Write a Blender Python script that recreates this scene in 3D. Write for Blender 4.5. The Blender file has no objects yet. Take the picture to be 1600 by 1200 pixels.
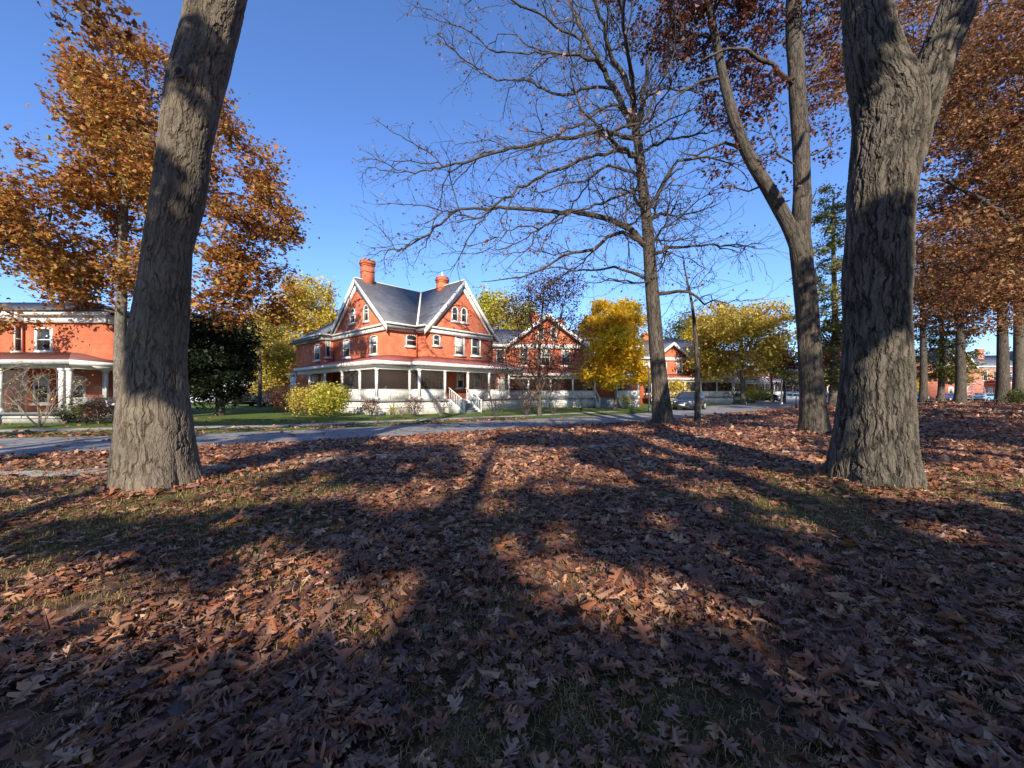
import bpy, bmesh, math, random
import numpy as np
from mathutils import Vector, Matrix
PI = math.pi
R = math.radians
rad = math.radians
# ------------------------------------------------------------------ camera, sky, sun, exposure
scn = bpy.context.scene
CAMZ, F, HZ = 1.6, 601.0, 613.0          # eye height; focal length and horizon in photo pixels
cd = bpy.data.cameras.new('camera'); cam = bpy.data.objects.new('camera', cd)
scn.collection.objects.link(cam); scn.camera = cam
cam.location = (0, 0, CAMZ); cam.rotation_euler = (R(90), 0, 0)
cd.sensor_width = 36; cd.lens = 36 * F / 1600; cd.shift_y = (HZ - 600) / 1600
cd.clip_start = 0.05; cd.clip_end = 3000
EL = 28.0
scn.world = bpy.data.worlds.new('World'); scn.world.use_nodes = True
wn = scn.world.node_tree.nodes; wl = scn.world.node_tree.links
sky = wn.new('ShaderNodeTexSky'); sky.sky_type = 'NISHITA'; sky.sun_disc = False
sky.sun_elevation = R(EL); sky.sun_rotation = R(180)
sky.air_density = 1.0; sky.dust_density = 0.15; sky.ozone_density = 3.0; sky.altitude = 200
hs = wn.new('ShaderNodeMix'); hs.data_type = 'RGBA'; hs.blend_type = 'MULTIPLY'; hs.inputs[0].default_value = 1; hs.inputs[7].default_value = (.72, .89, 1.22, 1)
wl.new(sky.outputs[0], hs.inputs[6]); wl.new(hs.outputs[2], wn['Background'].inputs[0]); wn['Background'].inputs[1].default_value = 0.135
sd = bpy.data.lights.new('sun', 'SUN'); sd.energy = 5.0; sd.angle = R(0.55); sd.color = (1, 0.90, 0.76)
sun = bpy.data.objects.new('sun', sd); scn.collection.objects.link(sun)
sun.rotation_euler = (R(90 - EL), 0, 0); sun.location = (0, -60, 60)
scn.view_settings.view_transform = 'Standard'; scn.view_settings.look = 'None'
scn.view_settings.exposure = 0.7; scn.view_settings.gamma = 1
scn.cycles.max_bounces = 6; scn.cycles.transparent_max_bounces = 8
SH = 1 / math.tan(R(EL))                 # shadow length per metre of height; the sun is straight behind the camera

def at(px, Y, py=None):
    """world x (and z) of a photo pixel at depth Y"""
    x = (px - 800) / F * Y
    return x if py is None else (x, Y, CAMZ + (HZ - py) / F * Y)
def gp(px, py):
    y = CAMZ * F / (py - HZ); return ((px - 800) / F * y, y)

# ------------------------------------------------------------------ geometry collector
class Geo:
    def __init__(s): s.V = []; s.F = []; s.n = 0; s.A = []
    def add(s, V, Fs, m=0, A=None):
        V = np.asarray(V, float).reshape(-1, 3)
        if isinstance(Fs, np.ndarray): Fs = [Fs]
        for f in Fs:
            f = np.asarray(f, np.int64)
            if f.ndim == 1: f = f[None]
            s.F.append((f + s.n, m))
        s.V.append(V); s.A.append(V if A is None else A); s.n += len(V)
    def box(s, x0, x1, y0, y1, z0, z1, m=0):
        V = [(x, y, z) for x in (x0, x1) for y in (y0, y1) for z in (z0, z1)]
        s.add(V, [np.array([[0,1,3,2],[4,6,7,5],[0,4,5,1],[2,3,7,6],[0,2,6,4],[1,5,7,3]])], m)
    def prism(s, poly, axis, a, b, m=0):
        """poly: 2-D outline; axis 'x' (poly is y,z), 'y' (poly is x,z), 'z' (poly is x,y)"""
        def mk(t): return [{'x': (t, p, q), 'y': (p, t, q), 'z': (p, q, t)}[axis] for p, q in poly]
        n = len(poly); V = mk(a) + mk(b)
        s.add(V, [[list(range(n))][0], [list(range(2*n-1, n-1, -1))][0], np.array([[i, (i+1) % n, n+(i+1) % n, n+i] for i in range(n)])], m)
    def slab(s, pts, th, m=0):
        n = len(pts); V = [tuple(p) for p in pts] + [(p[0], p[1], p[2] + th) for p in pts]
        s.add(V, [list(range(n)), list(range(2*n-1, n-1, -1)), np.array([[i, (i+1) % n, n+(i+1) % n, n+i] for i in range(n)])], m)
    def bar(s, p, q, w, h=None, m=0):
        h = h or w; p = Vector(p); q = Vector(q); d = (q-p).normalized()
        up = Vector((0,0,1)) if abs(d.z) < .9 else Vector((1,0,0))
        a = d.cross(up).normalized()*w/2; b = d.cross(a).normalized()*h/2
        V = [e + sa*a + sb*b for e in (p, q) for sa, sb in ((-1,-1),(1,-1),(1,1),(-1,1))]
        s.add([tuple(v) for v in V], [np.array([[0,1,2,3],[7,6,5,4],[0,4,5,1],[1,5,6,2],[2,6,7,3],[3,7,4,0]])], m)
    def cyl(s, p, q, r, n=12, m=0, r2=None):
        tube(s, np.array([p, q], float), np.array([r, r if r2 is None else r2]), n, m, cap=True)
    def build(s, name, mats, parent=None, smooth=False, loc=None, rz=None, attr=False, fixn=True):
        me = bpy.data.meshes.new(name); V = np.concatenate(s.V) if s.V else np.zeros((0,3))
        me.vertices.add(len(V)); me.vertices.foreach_set('co', V.astype(np.float32).ravel())
        loops = np.concatenate([f.ravel() for f, _ in s.F]); tot = np.concatenate([np.full(len(f), f.shape[1]) for f, _ in s.F])
        me.loops.add(len(loops)); me.loops.foreach_set('vertex_index', loops.astype(np.int32))
        me.polygons.add(len(tot)); st = np.concatenate([[0], np.cumsum(tot)[:-1]])
        me.polygons.foreach_set('loop_start', st.astype(np.int32)); me.polygons.foreach_set('loop_total', tot.astype(np.int32))
        me.polygons.foreach_set('material_index', np.concatenate([np.full(len(f), m) for f, m in s.F]).astype(np.int32))
        if attr:
            a = me.attributes.new('bc', 'FLOAT_VECTOR', 'POINT'); a.data.foreach_set('vector', np.concatenate(s.A).astype(np.float32).ravel())
        me.update(calc_edges=True)
        if not attr and fixn and len(V) < 20000:
            bm = bmesh.new(); bm.from_mesh(me); bmesh.ops.recalc_face_normals(bm, faces=bm.faces); bm.to_mesh(me); bm.free()
        if smooth: me.polygons.foreach_set('use_smooth', np.ones(len(tot), bool))
        for m in (mats if isinstance(mats, (list, tuple)) else [mats]): me.materials.append(m)
        o = bpy.data.objects.new(name, me); scn.collection.objects.link(o); o.parent = parent
        if loc is not None: o.location = loc
        if rz is not None: o.rotation_euler = (0, 0, rz)
        return o

def tube(g, P, r, n=8, m=0, cap=False, rf=None, h0=0.0):
    """tapered tube along P; stores bark coordinates (round the axis, along it)"""
    P = np.asarray(P, float); k = len(P)
    T = np.gradient(P, axis=0) if k > 2 else np.repeat(P[1:] - P[:1], k, 0)
    T /= np.linalg.norm(T, axis=1)[:, None] + 1e-9
    d = P[-1] - P[0]
    ref = np.array([1., 0, 0]) if abs(d[0]) < .8*np.linalg.norm(d) else np.array([0, 1., 0])
    B = np.cross(T, ref); B /= np.linalg.norm(B, axis=1)[:, None] + 1e-9
    N = np.cross(B, T)
    th = np.arange(n) * 2 * PI / n
    rr = np.repeat(np.asarray(r, float)[:, None], n, 1)
    if rf is not None: rr = rr * rf(th[None, :], np.arange(k)[:, None])
    c = np.cos(th)[None, :, None]; sn = np.sin(th)[None, :, None]
    V = P[:, None, :] + rr[:, :, None] * (c * N[:, None, :] + sn * B[:, None, :])
    h = h0 + np.concatenate([[0], np.cumsum(np.linalg.norm(np.diff(P, axis=0), axis=1))])
    A = np.concatenate([(rr[:, :, None] * c), (rr[:, :, None] * sn), np.repeat(h[:, None, None], n, 1)], 2)
    i = np.arange(k - 1)[:, None] * n; j = np.arange(n)[None, :]; j2 = (j + 1) % n
    q = np.stack([i + j, i + j2, i + n + j2, i + n + j], -1).reshape(-1, 4)
    Fs = [q]
    if cap: Fs += [np.arange(n)[::-1][None], (np.arange(n) + (k - 1) * n)[None]]
    g.add(V.reshape(-1, 3), Fs, m, A.reshape(-1, 3))

def tag(o, label=None, cat=None, group=None, kind=None):
    if label: o['label'] = label
    if cat: o['category'] = cat
    if group: o['group'] = group
    if kind: o['kind'] = kind
    return o
def empty(name, loc, rz=0, **kw):
    o = bpy.data.objects.new(name, None); scn.collection.objects.link(o); o.location = loc; o.rotation_euler = (0, 0, rz)
    o.empty_display_size = .3
    return tag(o, **kw)
def copy_tree(o, parent=None):
    c = o.copy(); scn.collection.objects.link(c); c.parent = parent
    for ch in list(o.children): copy_tree(ch, c)
    return c

# ------------------------------------------------------------------ 2-D value noise
def vnoise(x, y, seed=0):
    x = np.asarray(x, float); y = np.asarray(y, float)
    xi = np.floor(x).astype(np.int64); yi = np.floor(y).astype(np.int64); fx = x - xi; fy = y - yi
    def h(a, b):
        n = (a * 374761393 + b * 668265263 + seed * 974634777) & 0xffffffff
        n = ((n ^ (n >> 13)) * 1274126177) & 0xffffffff
        return ((n ^ (n >> 16)) & 0xffff) / 65535.0
    fx = fx*fx*(3-2*fx); fy = fy*fy*(3-2*fy)
    return (h(xi,yi)*(1-fx)+h(xi+1,yi)*fx)*(1-fy) + (h(xi,yi+1)*(1-fx)+h(xi+1,yi+1)*fx)*fy
def fbm(x, y, seed=0, o=4):
    s = 0; a = .5
    for i in range(o): s = s + a*vnoise(x*2**i, y*2**i, seed+i); a /= 2
    return s / (1 - .5**o)

# ------------------------------------------------------------------ materials
MATS = {}
def nt(name):
    m = bpy.data.materials.new(name); m.use_nodes = True; MATS[name] = m
    n = m.node_tree.nodes; return m, n, m.node_tree.links, n['Principled BSDF']
def ramp(n, stops, interp='LINEAR'):
    r = n.new('ShaderNodeValToRGB'); r.color_ramp.interpolation = interp
    e = r.color_ramp.elements
    while len(e) < len(stops): e.new(.5)
    for q, (p, c) in zip(e, stops): q.position = p; q.color = (*c, 1)
    return r
def noise(n, l, vec, scale, detail=4, rough=.55, dist=0):
    t = n.new('ShaderNodeTexNoise'); t.inputs['Scale'].default_value = scale; t.inputs['Detail'].default_value = detail
    t.inputs['Roughness'].default_value = rough; t.inputs['Distortion'].default_value = dist
    if vec is not None: l.new(vec, t.inputs['Vector'])
    return t
def mixc(n, l, fac, a, b, mode='MIX'):
    m = n.new('ShaderNodeMix'); m.data_type = 'RGBA'; m.blend_type = mode
    for s, v in ((0, fac), (6, a), (7, b)):
        if hasattr(v, 'is_linked') or hasattr(v, 'links'): l.new(v, m.inputs[s])
        else: m.inputs[s].default_value = v if s == 0 else (*v, 1)
    return m.outputs[2]
def mth(n, l, op, a, b=0.0, c=None):
    m = n.new('ShaderNodeMath'); m.operation = op
    for i, v in enumerate((a, b) if c is None else (a, b, c)):
        if hasattr(v, 'links'): l.new(v, m.inputs[i])
        else: m.inputs[i].default_value = v
    return m.outputs[0]
def simple(name, col, rough=.7, var=.12, scale=6, metal=0, bump=0, spec=.5):
    m, n, l, b = nt(name); co = n.new('ShaderNodeTexCoord').outputs['Object']
    t = noise(n, l, co, scale, 5)
    lo = tuple(c*(1-var) for c in col); hi = tuple(min(1, c*(1+var)) for c in col)
    r = ramp(n, [(.3, lo), (.7, hi)]); l.new(t.outputs[0], r.inputs[0]); l.new(r.outputs[0], b.inputs['Base Color'])
    b.inputs['Roughness'].default_value = rough; b.inputs['Metallic'].default_value = metal
    b.inputs['Specular IOR Level'].default_value = spec
    if bump:
        bp = n.new('ShaderNodeBump'); bp.inputs['Strength'].default_value = bump; bp.inputs['Distance'].default_value = .01
        t2 = noise(n, l, co, scale*8, 4); l.new(t2.outputs[0], bp.inputs['Height']); l.new(bp.outputs[0], b.inputs['Normal'])
    return m

def bark_mat(name, c1, c2, crack, sx=9, sz=2.2, depth=.03, disp=True, rough=.9, smooth_=.5, vw=.12):
    m, n, l, b = nt(name)
    at_ = n.new('ShaderNodeAttribute'); at_.attribute_name = 'bc'
    v = at_.outputs['Vector']
    ns = noise(n, l, v, 3.2, 4); ns2 = noise(n, l, v, 11, 3)
    vm = n.new('ShaderNodeVectorMath'); vm.operation = 'MULTIPLY_ADD'; l.new(ns.outputs['Color'], vm.inputs[0])
    vm.inputs[1].default_value = (.14, .14, .30); l.new(v, vm.inputs[2])
    vm2 = n.new('ShaderNodeVectorMath'); vm2.operation = 'MULTIPLY_ADD'; l.new(ns2.outputs['Color'], vm2.inputs[0])
    vm2.inputs[1].default_value = (.035, .035, .12); l.new(vm.outputs[0], vm2.inputs[2])
    def ridge(kx, kz, seed, wid):
        mp = n.new('ShaderNodeMapping'); mp.inputs['Scale'].default_value = (kx, kx, kz); mp.inputs['Location'].default_value = (seed, seed*2, seed*3); l.new(vm2.outputs[0], mp.inputs[0])
        t = noise(n, l, mp.outputs[0], 1, 2.5, .5)
        d = mth(n, l, 'ABSOLUTE', mth(n, l, 'SUBTRACT', t.outputs[0], .5)); mr = n.new('ShaderNodeMapRange'); mr.interpolation_type = 'SMOOTHERSTEP'
        mr.inputs['From Max'].default_value = wid; l.new(d, mr.inputs[0]); return mr.outputs[0]
    r1 = ridge(sx, sz, 3.1, .085); r2 = ridge(sx*1.7, sz*2.6, 7.7, .075)
    mp = n.new('ShaderNodeMapping'); mp.inputs['Scale'].default_value = (sx*1.1, sx*1.1, sz*1.3); l.new(vm2.outputs[0], mp.inputs[0])
    vo = n.new('ShaderNodeTexVoronoi'); vo.feature = 'DISTANCE_TO_EDGE'; vo.inputs['Scale'].default_value = 1; l.new(mp.outputs[0], vo.inputs['Vector'])
    mr3 = n.new('ShaderNodeMapRange'); mr3.interpolation_type = 'SMOOTHSTEP'; mr3.inputs['From Max'].default_value = .13; l.new(vo.outputs[0], mr3.inputs[0])
    mp3 = n.new('ShaderNodeMapping'); mp3.inputs['Scale'].default_value = (60, 60, 14); l.new(vm2.outputs[0], mp3.inputs[0])
    nf = noise(n, l, mp3.outputs[0], 1, 6, .65)
    pt = noise(n, l, v, 1.3, 3); pm = noise(n, l, v, 2.6, 2)
    msk = n.new('ShaderNodeMapRange'); msk.inputs['From Min'].default_value = .35; msk.inputs['From Max'].default_value = .62; msk.inputs['To Min'].default_value = smooth_; l.new(pm.outputs[0], msk.inputs[0])
    r1 = mth(n, l, 'ADD', mth(n, l, 'MULTIPLY', mth(n, l, 'SUBTRACT', r1, 1.0), msk.outputs[0]), 1.0)
    h = mth(n, l, 'MULTIPLY', r1, .42); h2 = mth(n, l, 'ADD', mth(n, l, 'MULTIPLY', r2, .20), mth(n, l, 'MULTIPLY', mr3.outputs[0], vw)); h3 = mth(n, l, 'MULTIPLY', nf.outputs[0], .26)
    H = mth(n, l, 'ADD', mth(n, l, 'ADD', h, h2), h3)
    rc = ramp(n, [(.22, crack), (.55, c1), (.92, c2)]); l.new(H, rc.inputs[0])
    rp = ramp(n, [(.35, (.72, .74, .68)), (.65, (1.12, 1.08, 1.02))]); l.new(pt.outputs[0], rp.inputs[0])
    bc_ = mixc(n, l, 1.0, rc.outputs[0], rp.outputs[0], 'MULTIPLY')
    li = noise(n, l, v, 2.1, 5, .7); lm = n.new('ShaderNodeMapRange'); lm.inputs['From Min'].default_value = .56; lm.inputs['From Max'].default_value = .66; lm.inputs['To Max'].default_value = .45; l.new(li.outputs[0], lm.inputs[0])
    lf_ = mth(n, l, 'MULTIPLY', lm.outputs[0], H)
    l.new(mixc(n, l, lf_, bc_, tuple(c*k_ for c, k_ in zip(c2, (1.0, 1.12, .95)))), b.inputs['Base Color'])
    b.inputs['Roughness'].default_value = rough; b.inputs['Specular IOR Level'].default_value = .25
    if disp:
        dn = n.new('ShaderNodeDisplacement'); dn.inputs['Midlevel'].default_value = .7; dn.inputs['Scale'].default_value = depth
        l.new(H, dn.inputs['Height']); l.new(dn.outputs[0], n['Material Output'].inputs['Displacement'])
        m.displacement_method = 'BOTH'
    else:
        bp = n.new('ShaderNodeBump'); bp.inputs['Strength'].default_value = .8; bp.inputs['Distance'].default_value = depth
        l.new(H, bp.inputs['Height']); l.new(bp.outputs[0], b.inputs['Normal'])
    return m

def leaf_mat(name, cols, trans=.35, pos=.5, rough=.55, spec=.3):
    """leaf colour chosen per leaf, shifted by slow patches through the crown"""
    m, n, l, b = nt(name)
    ge = n.new('ShaderNodeNewGeometry'); ri = ge.outputs['Random Per Island']
    co = n.new('ShaderNodeTexCoord').outputs['Object']; ns = noise(n, l, co, pos, 3)
    f = mth(n, l, 'ADD', mth(n, l, 'MULTIPLY', ri, .55), mth(n, l, 'MULTIPLY', ns.outputs[0], .5))
    k = len(cols); r = ramp(n, [(.12 + .76*i/(k-1), c) for i, c in enumerate(cols)]); l.new(f, r.inputs[0])
    l.new(r.outputs[0], b.inputs['Base Color']); b.inputs['Roughness'].default_value = rough; b.inputs['Specular IOR Level'].default_value = spec
    if trans:
        t = n.new('ShaderNodeBsdfTranslucent'); l.new(r.outputs[0], t.inputs[0]); mx = n.new('ShaderNodeMixShader')
        mx.inputs[0].default_value = trans; l.new(b.outputs[0], mx.inputs[1]); l.new(t.outputs[0], mx.inputs[2])
        l.new(mx.outputs[0], n['Material Output'].inputs[0])
    return m

def brick_mat(name, c1, c2, mortar):
    m, n, l, b = nt(name); co = n.new('ShaderNodeTexCoord').outputs['Object']
    sp = n.new('ShaderNodeSeparateXYZ'); l.new(co, sp.inputs[0]); cb = n.new('ShaderNodeCombineXYZ')
    l.new(mth(n, l, 'ADD', sp.outputs[0], sp.outputs[1]), cb.inputs[0]); l.new(sp.outputs[2], cb.inputs[1])
    br = n.new('ShaderNodeTexBrick'); l.new(cb.outputs[0], br.inputs['Vector']); br.inputs['Scale'].default_value = 1
    br.inputs['Brick Width'].default_value = .22; br.inputs['Row Height'].default_value = .075; br.inputs['Mortar Size'].default_value = .006
    br.inputs['Color1'].default_value = (*c1, 1); br.inputs['Color2'].default_value = (*c2, 1); br.inputs['Mortar'].default_value = (*mortar, 1)
    t = noise(n, l, co, .9, 6, .6, .6); r = ramp(n, [(.3, (.74, .7, .7)), (.55, (1, 1, 1)), (.75, (1.25, 1.3, 1.3))]); l.new(t.outputs[0], r.inputs[0])
    l.new(mixc(n, l, 1.0, br.outputs[0], r.outputs[0], 'MULTIPLY'), b.inputs['Base Color']); b.inputs['Roughness'].default_value = .88
    b.inputs['Specular IOR Level'].default_value = .2
    bp = n.new('ShaderNodeBump'); bp.inputs['Strength'].default_value = .4; bp.inputs['Distance'].default_value = .01; l.new(br.outputs['Fac'], bp.inputs['Height']); bp.invert = True
    l.new(bp.outputs[0], b.inputs['Normal'])
    return m

def slate_mat():
    m, n, l, b = nt('slate_roof'); co = n.new('ShaderNodeTexCoord').outputs['Object']
    sp = n.new('ShaderNodeSeparateXYZ'); l.new(co, sp.inputs[0]); cb = n.new('ShaderNodeCombineXYZ')
    l.new(mth(n, l, 'ADD', sp.outputs[0], sp.outputs[1]), cb.inputs[0]); l.new(mth(n, l, 'MULTIPLY', sp.outputs[2], 1.4), cb.inputs[1])
    br = n.new('ShaderNodeTexBrick'); l.new(cb.outputs[0], br.inputs['Vector']); br.inputs['Scale'].default_value = 1
    br.inputs['Brick Width'].default_value = .3; br.inputs['Row Height'].default_value = .2; br.inputs['Mortar Size'].default_value = .008
    br.inputs['Color1'].default_value = (.13, .135, .15, 1); br.inputs['Color2'].default_value = (.19, .195, .205, 1); br.inputs['Mortar'].default_value = (.04, .04, .05, 1)
    t = noise(n, l, co, .8, 5, .6); r = ramp(n, [(.3, (.75, .75, .78)), (.7, (1.2, 1.18, 1.12))]); l.new(t.outputs[0], r.inputs[0])
    l.new(mixc(n, l, 1.0, br.outputs[0], r.outputs[0], 'MULTIPLY'), b.inputs['Base Color']); b.inputs['Roughness'].default_value = .6
    return m

def white_mat():
    m, n, l, b = nt('weathered_white_paint'); co = n.new('ShaderNodeTexCoord').outputs['Object']
    t = noise(n, l, co, 3.5, 7, .7); r = ramp(n, [(.33, (.40, .38, .33)), (.43, (.72, .70, .64)), (.6, (.80, .78, .73))]); l.new(t.outputs[0], r.inputs[0])
    l.new(r.outputs[0], b.inputs['Base Color']); b.inputs['Roughness'].default_value = .6
    return m

M = {}
M['bark_left'] = bark_mat('grey_oak_bark', (.13, .103, .08), (.22, .182, .145), (.045, .035, .027), 11, 1.6, .030, smooth_=.35, vw=.08)
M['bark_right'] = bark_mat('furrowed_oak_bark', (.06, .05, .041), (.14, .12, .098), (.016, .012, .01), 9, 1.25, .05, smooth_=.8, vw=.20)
M['bark_far'] = bark_mat('distant_bark', (.085, .07, .056), (.17, .145, .115), (.03, .024, .02), 9, 2.2, .02, disp=False)
M['bark_mid'] = bark_mat('oak_bark', (.062, .05, .04), (.125, .105, .085), (.02, .016, .013), 8, 1.2, .03, disp=False)
M['bark_dapple'] = bark_mat('grey_maple_bark', (.11, .095, .08), (.21, .185, .155), (.04, .034, .03), 7, 2, .02, disp=False)
M['bark_pale'] = bark_mat('pale_bark', (.30, .27, .23), (.50, .46, .40), (.12, .10, .085), 5, 2.5, .01, disp=False)
M['twig'] = simple('dark_twig', (.075, .06, .055), .8, .3, 3)
M['twig_pale'] = simple('pale_twig', (.26, .20, .15), .8, .3, 3)
M['lf_orange'] = leaf_mat('orange_maple_leaf', [(.09, .033, .016), (.21, .075, .024), (.36, .13, .034), (.50, .21, .05), (.52, .32, .07), (.30, .27, .06)], .38, .25)
M['lf_russet'] = leaf_mat('russet_oak_leaf', [(.045, .020, .014), (.12, .048, .026), (.23, .09, .038), (.36, .155, .055), (.38, .22, .09), (.17, .14, .05)], .35, .3)
M['lf_dark'] = leaf_mat('dark_russet_leaf', [(.035, .014, .012), (.09, .03, .02), (.17, .055, .03), (.25, .10, .055)], .3, .5)
M['lf_dry'] = leaf_mat('dry_pinkish_leaf', [(.10, .06, .05), (.26, .15, .12), (.42, .26, .20)], .35, .5)
M['lf_yellow'] = leaf_mat('yellow_maple_leaf', [(.50, .55, .04), (.74, .62, .04), (.88, .62, .04), (.86, .50, .04), (.88, .66, .08)], .55, .45)
M['lf_gold'] = leaf_mat('dull_gold_leaf', [(.20, .20, .04), (.44, .38, .06), (.62, .49, .08), (.76, .54, .12), (.58, .38, .11)], .4, .3)
M['lf_willow'] = leaf_mat('yellow_green_leaf', [(.20, .23, .04), (.44, .44, .06), (.66, .58, .09), (.72, .54, .12)], .4, .3)
M['lf_ever'] = leaf_mat('dark_evergreen_leaf', [(.006, .010, .005), (.012, .022, .009), (.02, .035, .012)], .1, .6)
M['lf_pine'] = leaf_mat('pine_needle', [(.05, .065, .02), (.12, .14, .035), (.24, .235, .05), (.38, .33, .08)], .25, .3)
M['lf_red'] = leaf_mat('crimson_leaf', [(.16, .02, .03), (.36, .05, .06), (.5, .10, .08)], .4, .5)
M['lf_green'] = leaf_mat('mid_green_leaf', [(.03, .05, .012), (.07, .10, .02), (.16, .18, .03), (.3, .2, .04)], .35, .4)
M['litter'] = leaf_mat('fallen_oak_leaf', [(.06, .029, .019), (.145, .066, .044), (.23, .108, .07), (.40, .14, .05), (.27, .145, .10), (.50, .27, .13), (.62, .44, .32)], .12, .9, .46, .55)
M['blade'] = leaf_mat('dry_grass_blade', [(.12, .09, .025), (.24, .17, .05), (.40, .29, .11), (.54, .41, .22)], .3, 1.5, .6)
M['brick'] = brick_mat('orange_red_brick', (.53, .125, .055), (.61, .16, .075), (.50, .24, .15))
M['brick_far'] = brick_mat('pinkish_red_brick', (.58, .20, .13), (.64, .24, .16), (.55, .32, .25))
M['slate'] = slate_mat(); M['white'] = white_mat()
M['trim'] = simple('cream_trim', (.76, .73, .66), .55, .06, 2)
M['tin'] = simple('red_metal_roof', (.30, .095, .08), .45, .2, 1.2)
M['tin_dull'] = simple('dull_brown_metal_roof', (.17, .075, .06), .55, .25, 1.2)
M['glass'] = simple('window_glass', (.035, .04, .045), .08, .3, .8, spec=.8)
M['blind'] = simple('window_blind', (.62, .60, .52), .7, .1, 3)
M['lattice'] = simple('pale_skirt_boards', (.60, .58, .52), .75, .28, 2.2)
M['dark'] = simple('dark_interior', (.03, .026, .024), .9, .2, 2)
M['floor'] = simple('grey_porch_boards', (.23, .23, .23), .7, .15, 2)
M['wood'] = simple('orange_wood_frame', (.50, .17, .07), .6, .15, 3)
M['concrete'] = simple('pale_concrete', (.36, .34, .30), .85, .15, 3, bump=.3)
M['grey'] = simple('grey_step_boards', (.20, .22, .23), .7, .2, 3)
M['picnic'] = simple('dark_picnic_wood', (.10, .065, .05), .8, .25, 3)
M['steel'] = simple('galvanised_pipe', (.50, .53, .56), .4, .1, 3, metal=.4)
M['black'] = simple('black_rubber', (.02, .02, .02), .7, .2, 5)
m, n, l, b = nt('porch_screen')
tr = n.new('ShaderNodeBsdfTransparent'); mx = n.new('ShaderNodeMixShader'); mx.inputs[0].default_value = .30
b.inputs['Base Color'].default_value = (.075, .062, .055, 1); b.inputs['Roughness'].default_value = .8
l.new(tr.outputs[0], mx.inputs[1]); l.new(b.outputs[0], mx.inputs[2]); l.new(mx.outputs[0], n['Material Output'].inputs[0]); M['screen'] = m
m, n, l, b = nt('hollow'); b.inputs['Base Color'].default_value = (.012, .01, .008, 1); b.inputs['Roughness'].default_value = 1; M['hollow'] = m  # near-black colour standing for the shade inside the trunk hole
def paint(name, c):
    m = simple(name, c, .25, .03, 2, metal=.3); m.node_tree.nodes['Principled BSDF'].inputs['Coat Weight'].default_value = .8; return m
M['car_dark'] = paint('dark_blue_grey_paint', (.03, .035, .045)); M['car_blue'] = paint('blue_paint', (.04, .07, .22))
M['car_black'] = paint('black_paint', (.012, .013, .018)); M['car_white'] = paint('white_paint', (.7, .72, .75)); M['car_sky'] = paint('light_blue_paint', (.22, .45, .60))
M['lamp'] = simple('headlight_glass', (.65, .62, .52), .1, .05, 3); M['chrome'] = simple('chrome', (.6, .6, .62), .2, .05, 3, metal=.9)
M['tail'] = simple('tail_light_glass', (.35, .02, .02), .15, .05, 3)

# ------------------------------------------------------------------ ground, road, path
TREE_SPOTS = [(-5.65, 6.15, .82), (6.0, 6.4, .82), (7.3, 18.6, .8), (11.7, 14.9, .65)]
def terrain(x, y):
    z = .05 * (fbm(x*.25, y*.25, 5) - .5)
    for tx, ty, r in TREE_SPOTS: z = z + .13 * np.exp(-((x-tx)**2 + (y-ty)**2) / (2*(r*1.3)**2))
    return z
NEAR = [(-60, -2), (-30, 5.2), (-12.8, 9.6), (-9.1, 11.2), (-6.4, 12.5), (-2.5, 14.9), (.58, 17.5), (7.2, 21.0), (17.5, 30), (30.6, 41.5), (77, 84), (160, 160)]
FAR = [(-62, 2.5), (-31, 9.3), (-17.3, 13.2), (-11.4, 14.6), (-8.4, 16.3), (-4.9, 18.6), (.7, 22.4), (9.5, 28.6), (16, 37), (28, 49.5), (72, 96), (150, 175)]
NX, NY = np.array(NEAR).T; FX, FY = np.array(FAR).T
def road_near(x): return np.interp(x, NX, NY)
def road_far(x): return np.interp(x, FX, FY)
PATH = [(-30, 1.8), (-20, 4.6), (-12, 7.0), (-8.6, 7.6), (-6.2, 8.0), (-3.8, 9.4), (-.7, 10.2), (3, 11.6), (8, 14.2)]
PX_, PY_ = np.array(PATH).T
def litter_cov(x, y):
    """how thickly leaves lie, 0..1"""
    x = np.asarray(x, float); y = np.asarray(y, float)
    c = -.33 + 1.65 * fbm(x*.55, y*.55, 11)
    for tx, ty, r in TREE_SPOTS[:2]: c = c - .75 * np.exp(-(((x-tx)/2.0)**2 + ((y-ty)/1.0)**2))
    c = c - .55*np.exp(-(((x+5)/3)**2 + ((y-4.6)/.8)**2)) - .5*np.exp(-(((x-3.2)/1.6)**2 + ((y-6.0)/.6)**2))
    c = c + .35*np.exp(-(((x-1.2)/3.0)**2 + ((y-9)/4.5)**2))
    c = c + np.clip((y-7)/6, 0, .40)
    c = np.clip(c + .10, .30, 1)
    beyond = y > road_far(x) + .1
    on_road = (y > road_near(x) - .1) & ~beyond
    edge = np.clip(1 - (y - road_far(x)) / 3.5, 0, 1)
    c = np.where(beyond, np.clip(.05 + .5*edge*(fbm(x, y, 17) > .45), 0, .5), c)
    c = np.where(on_road, .03, c)
    pd = np.abs(y - np.interp(x, PX_, PY_)); c = np.where((pd < .35) & (x < 7), c*.45, c)
    return c
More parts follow.
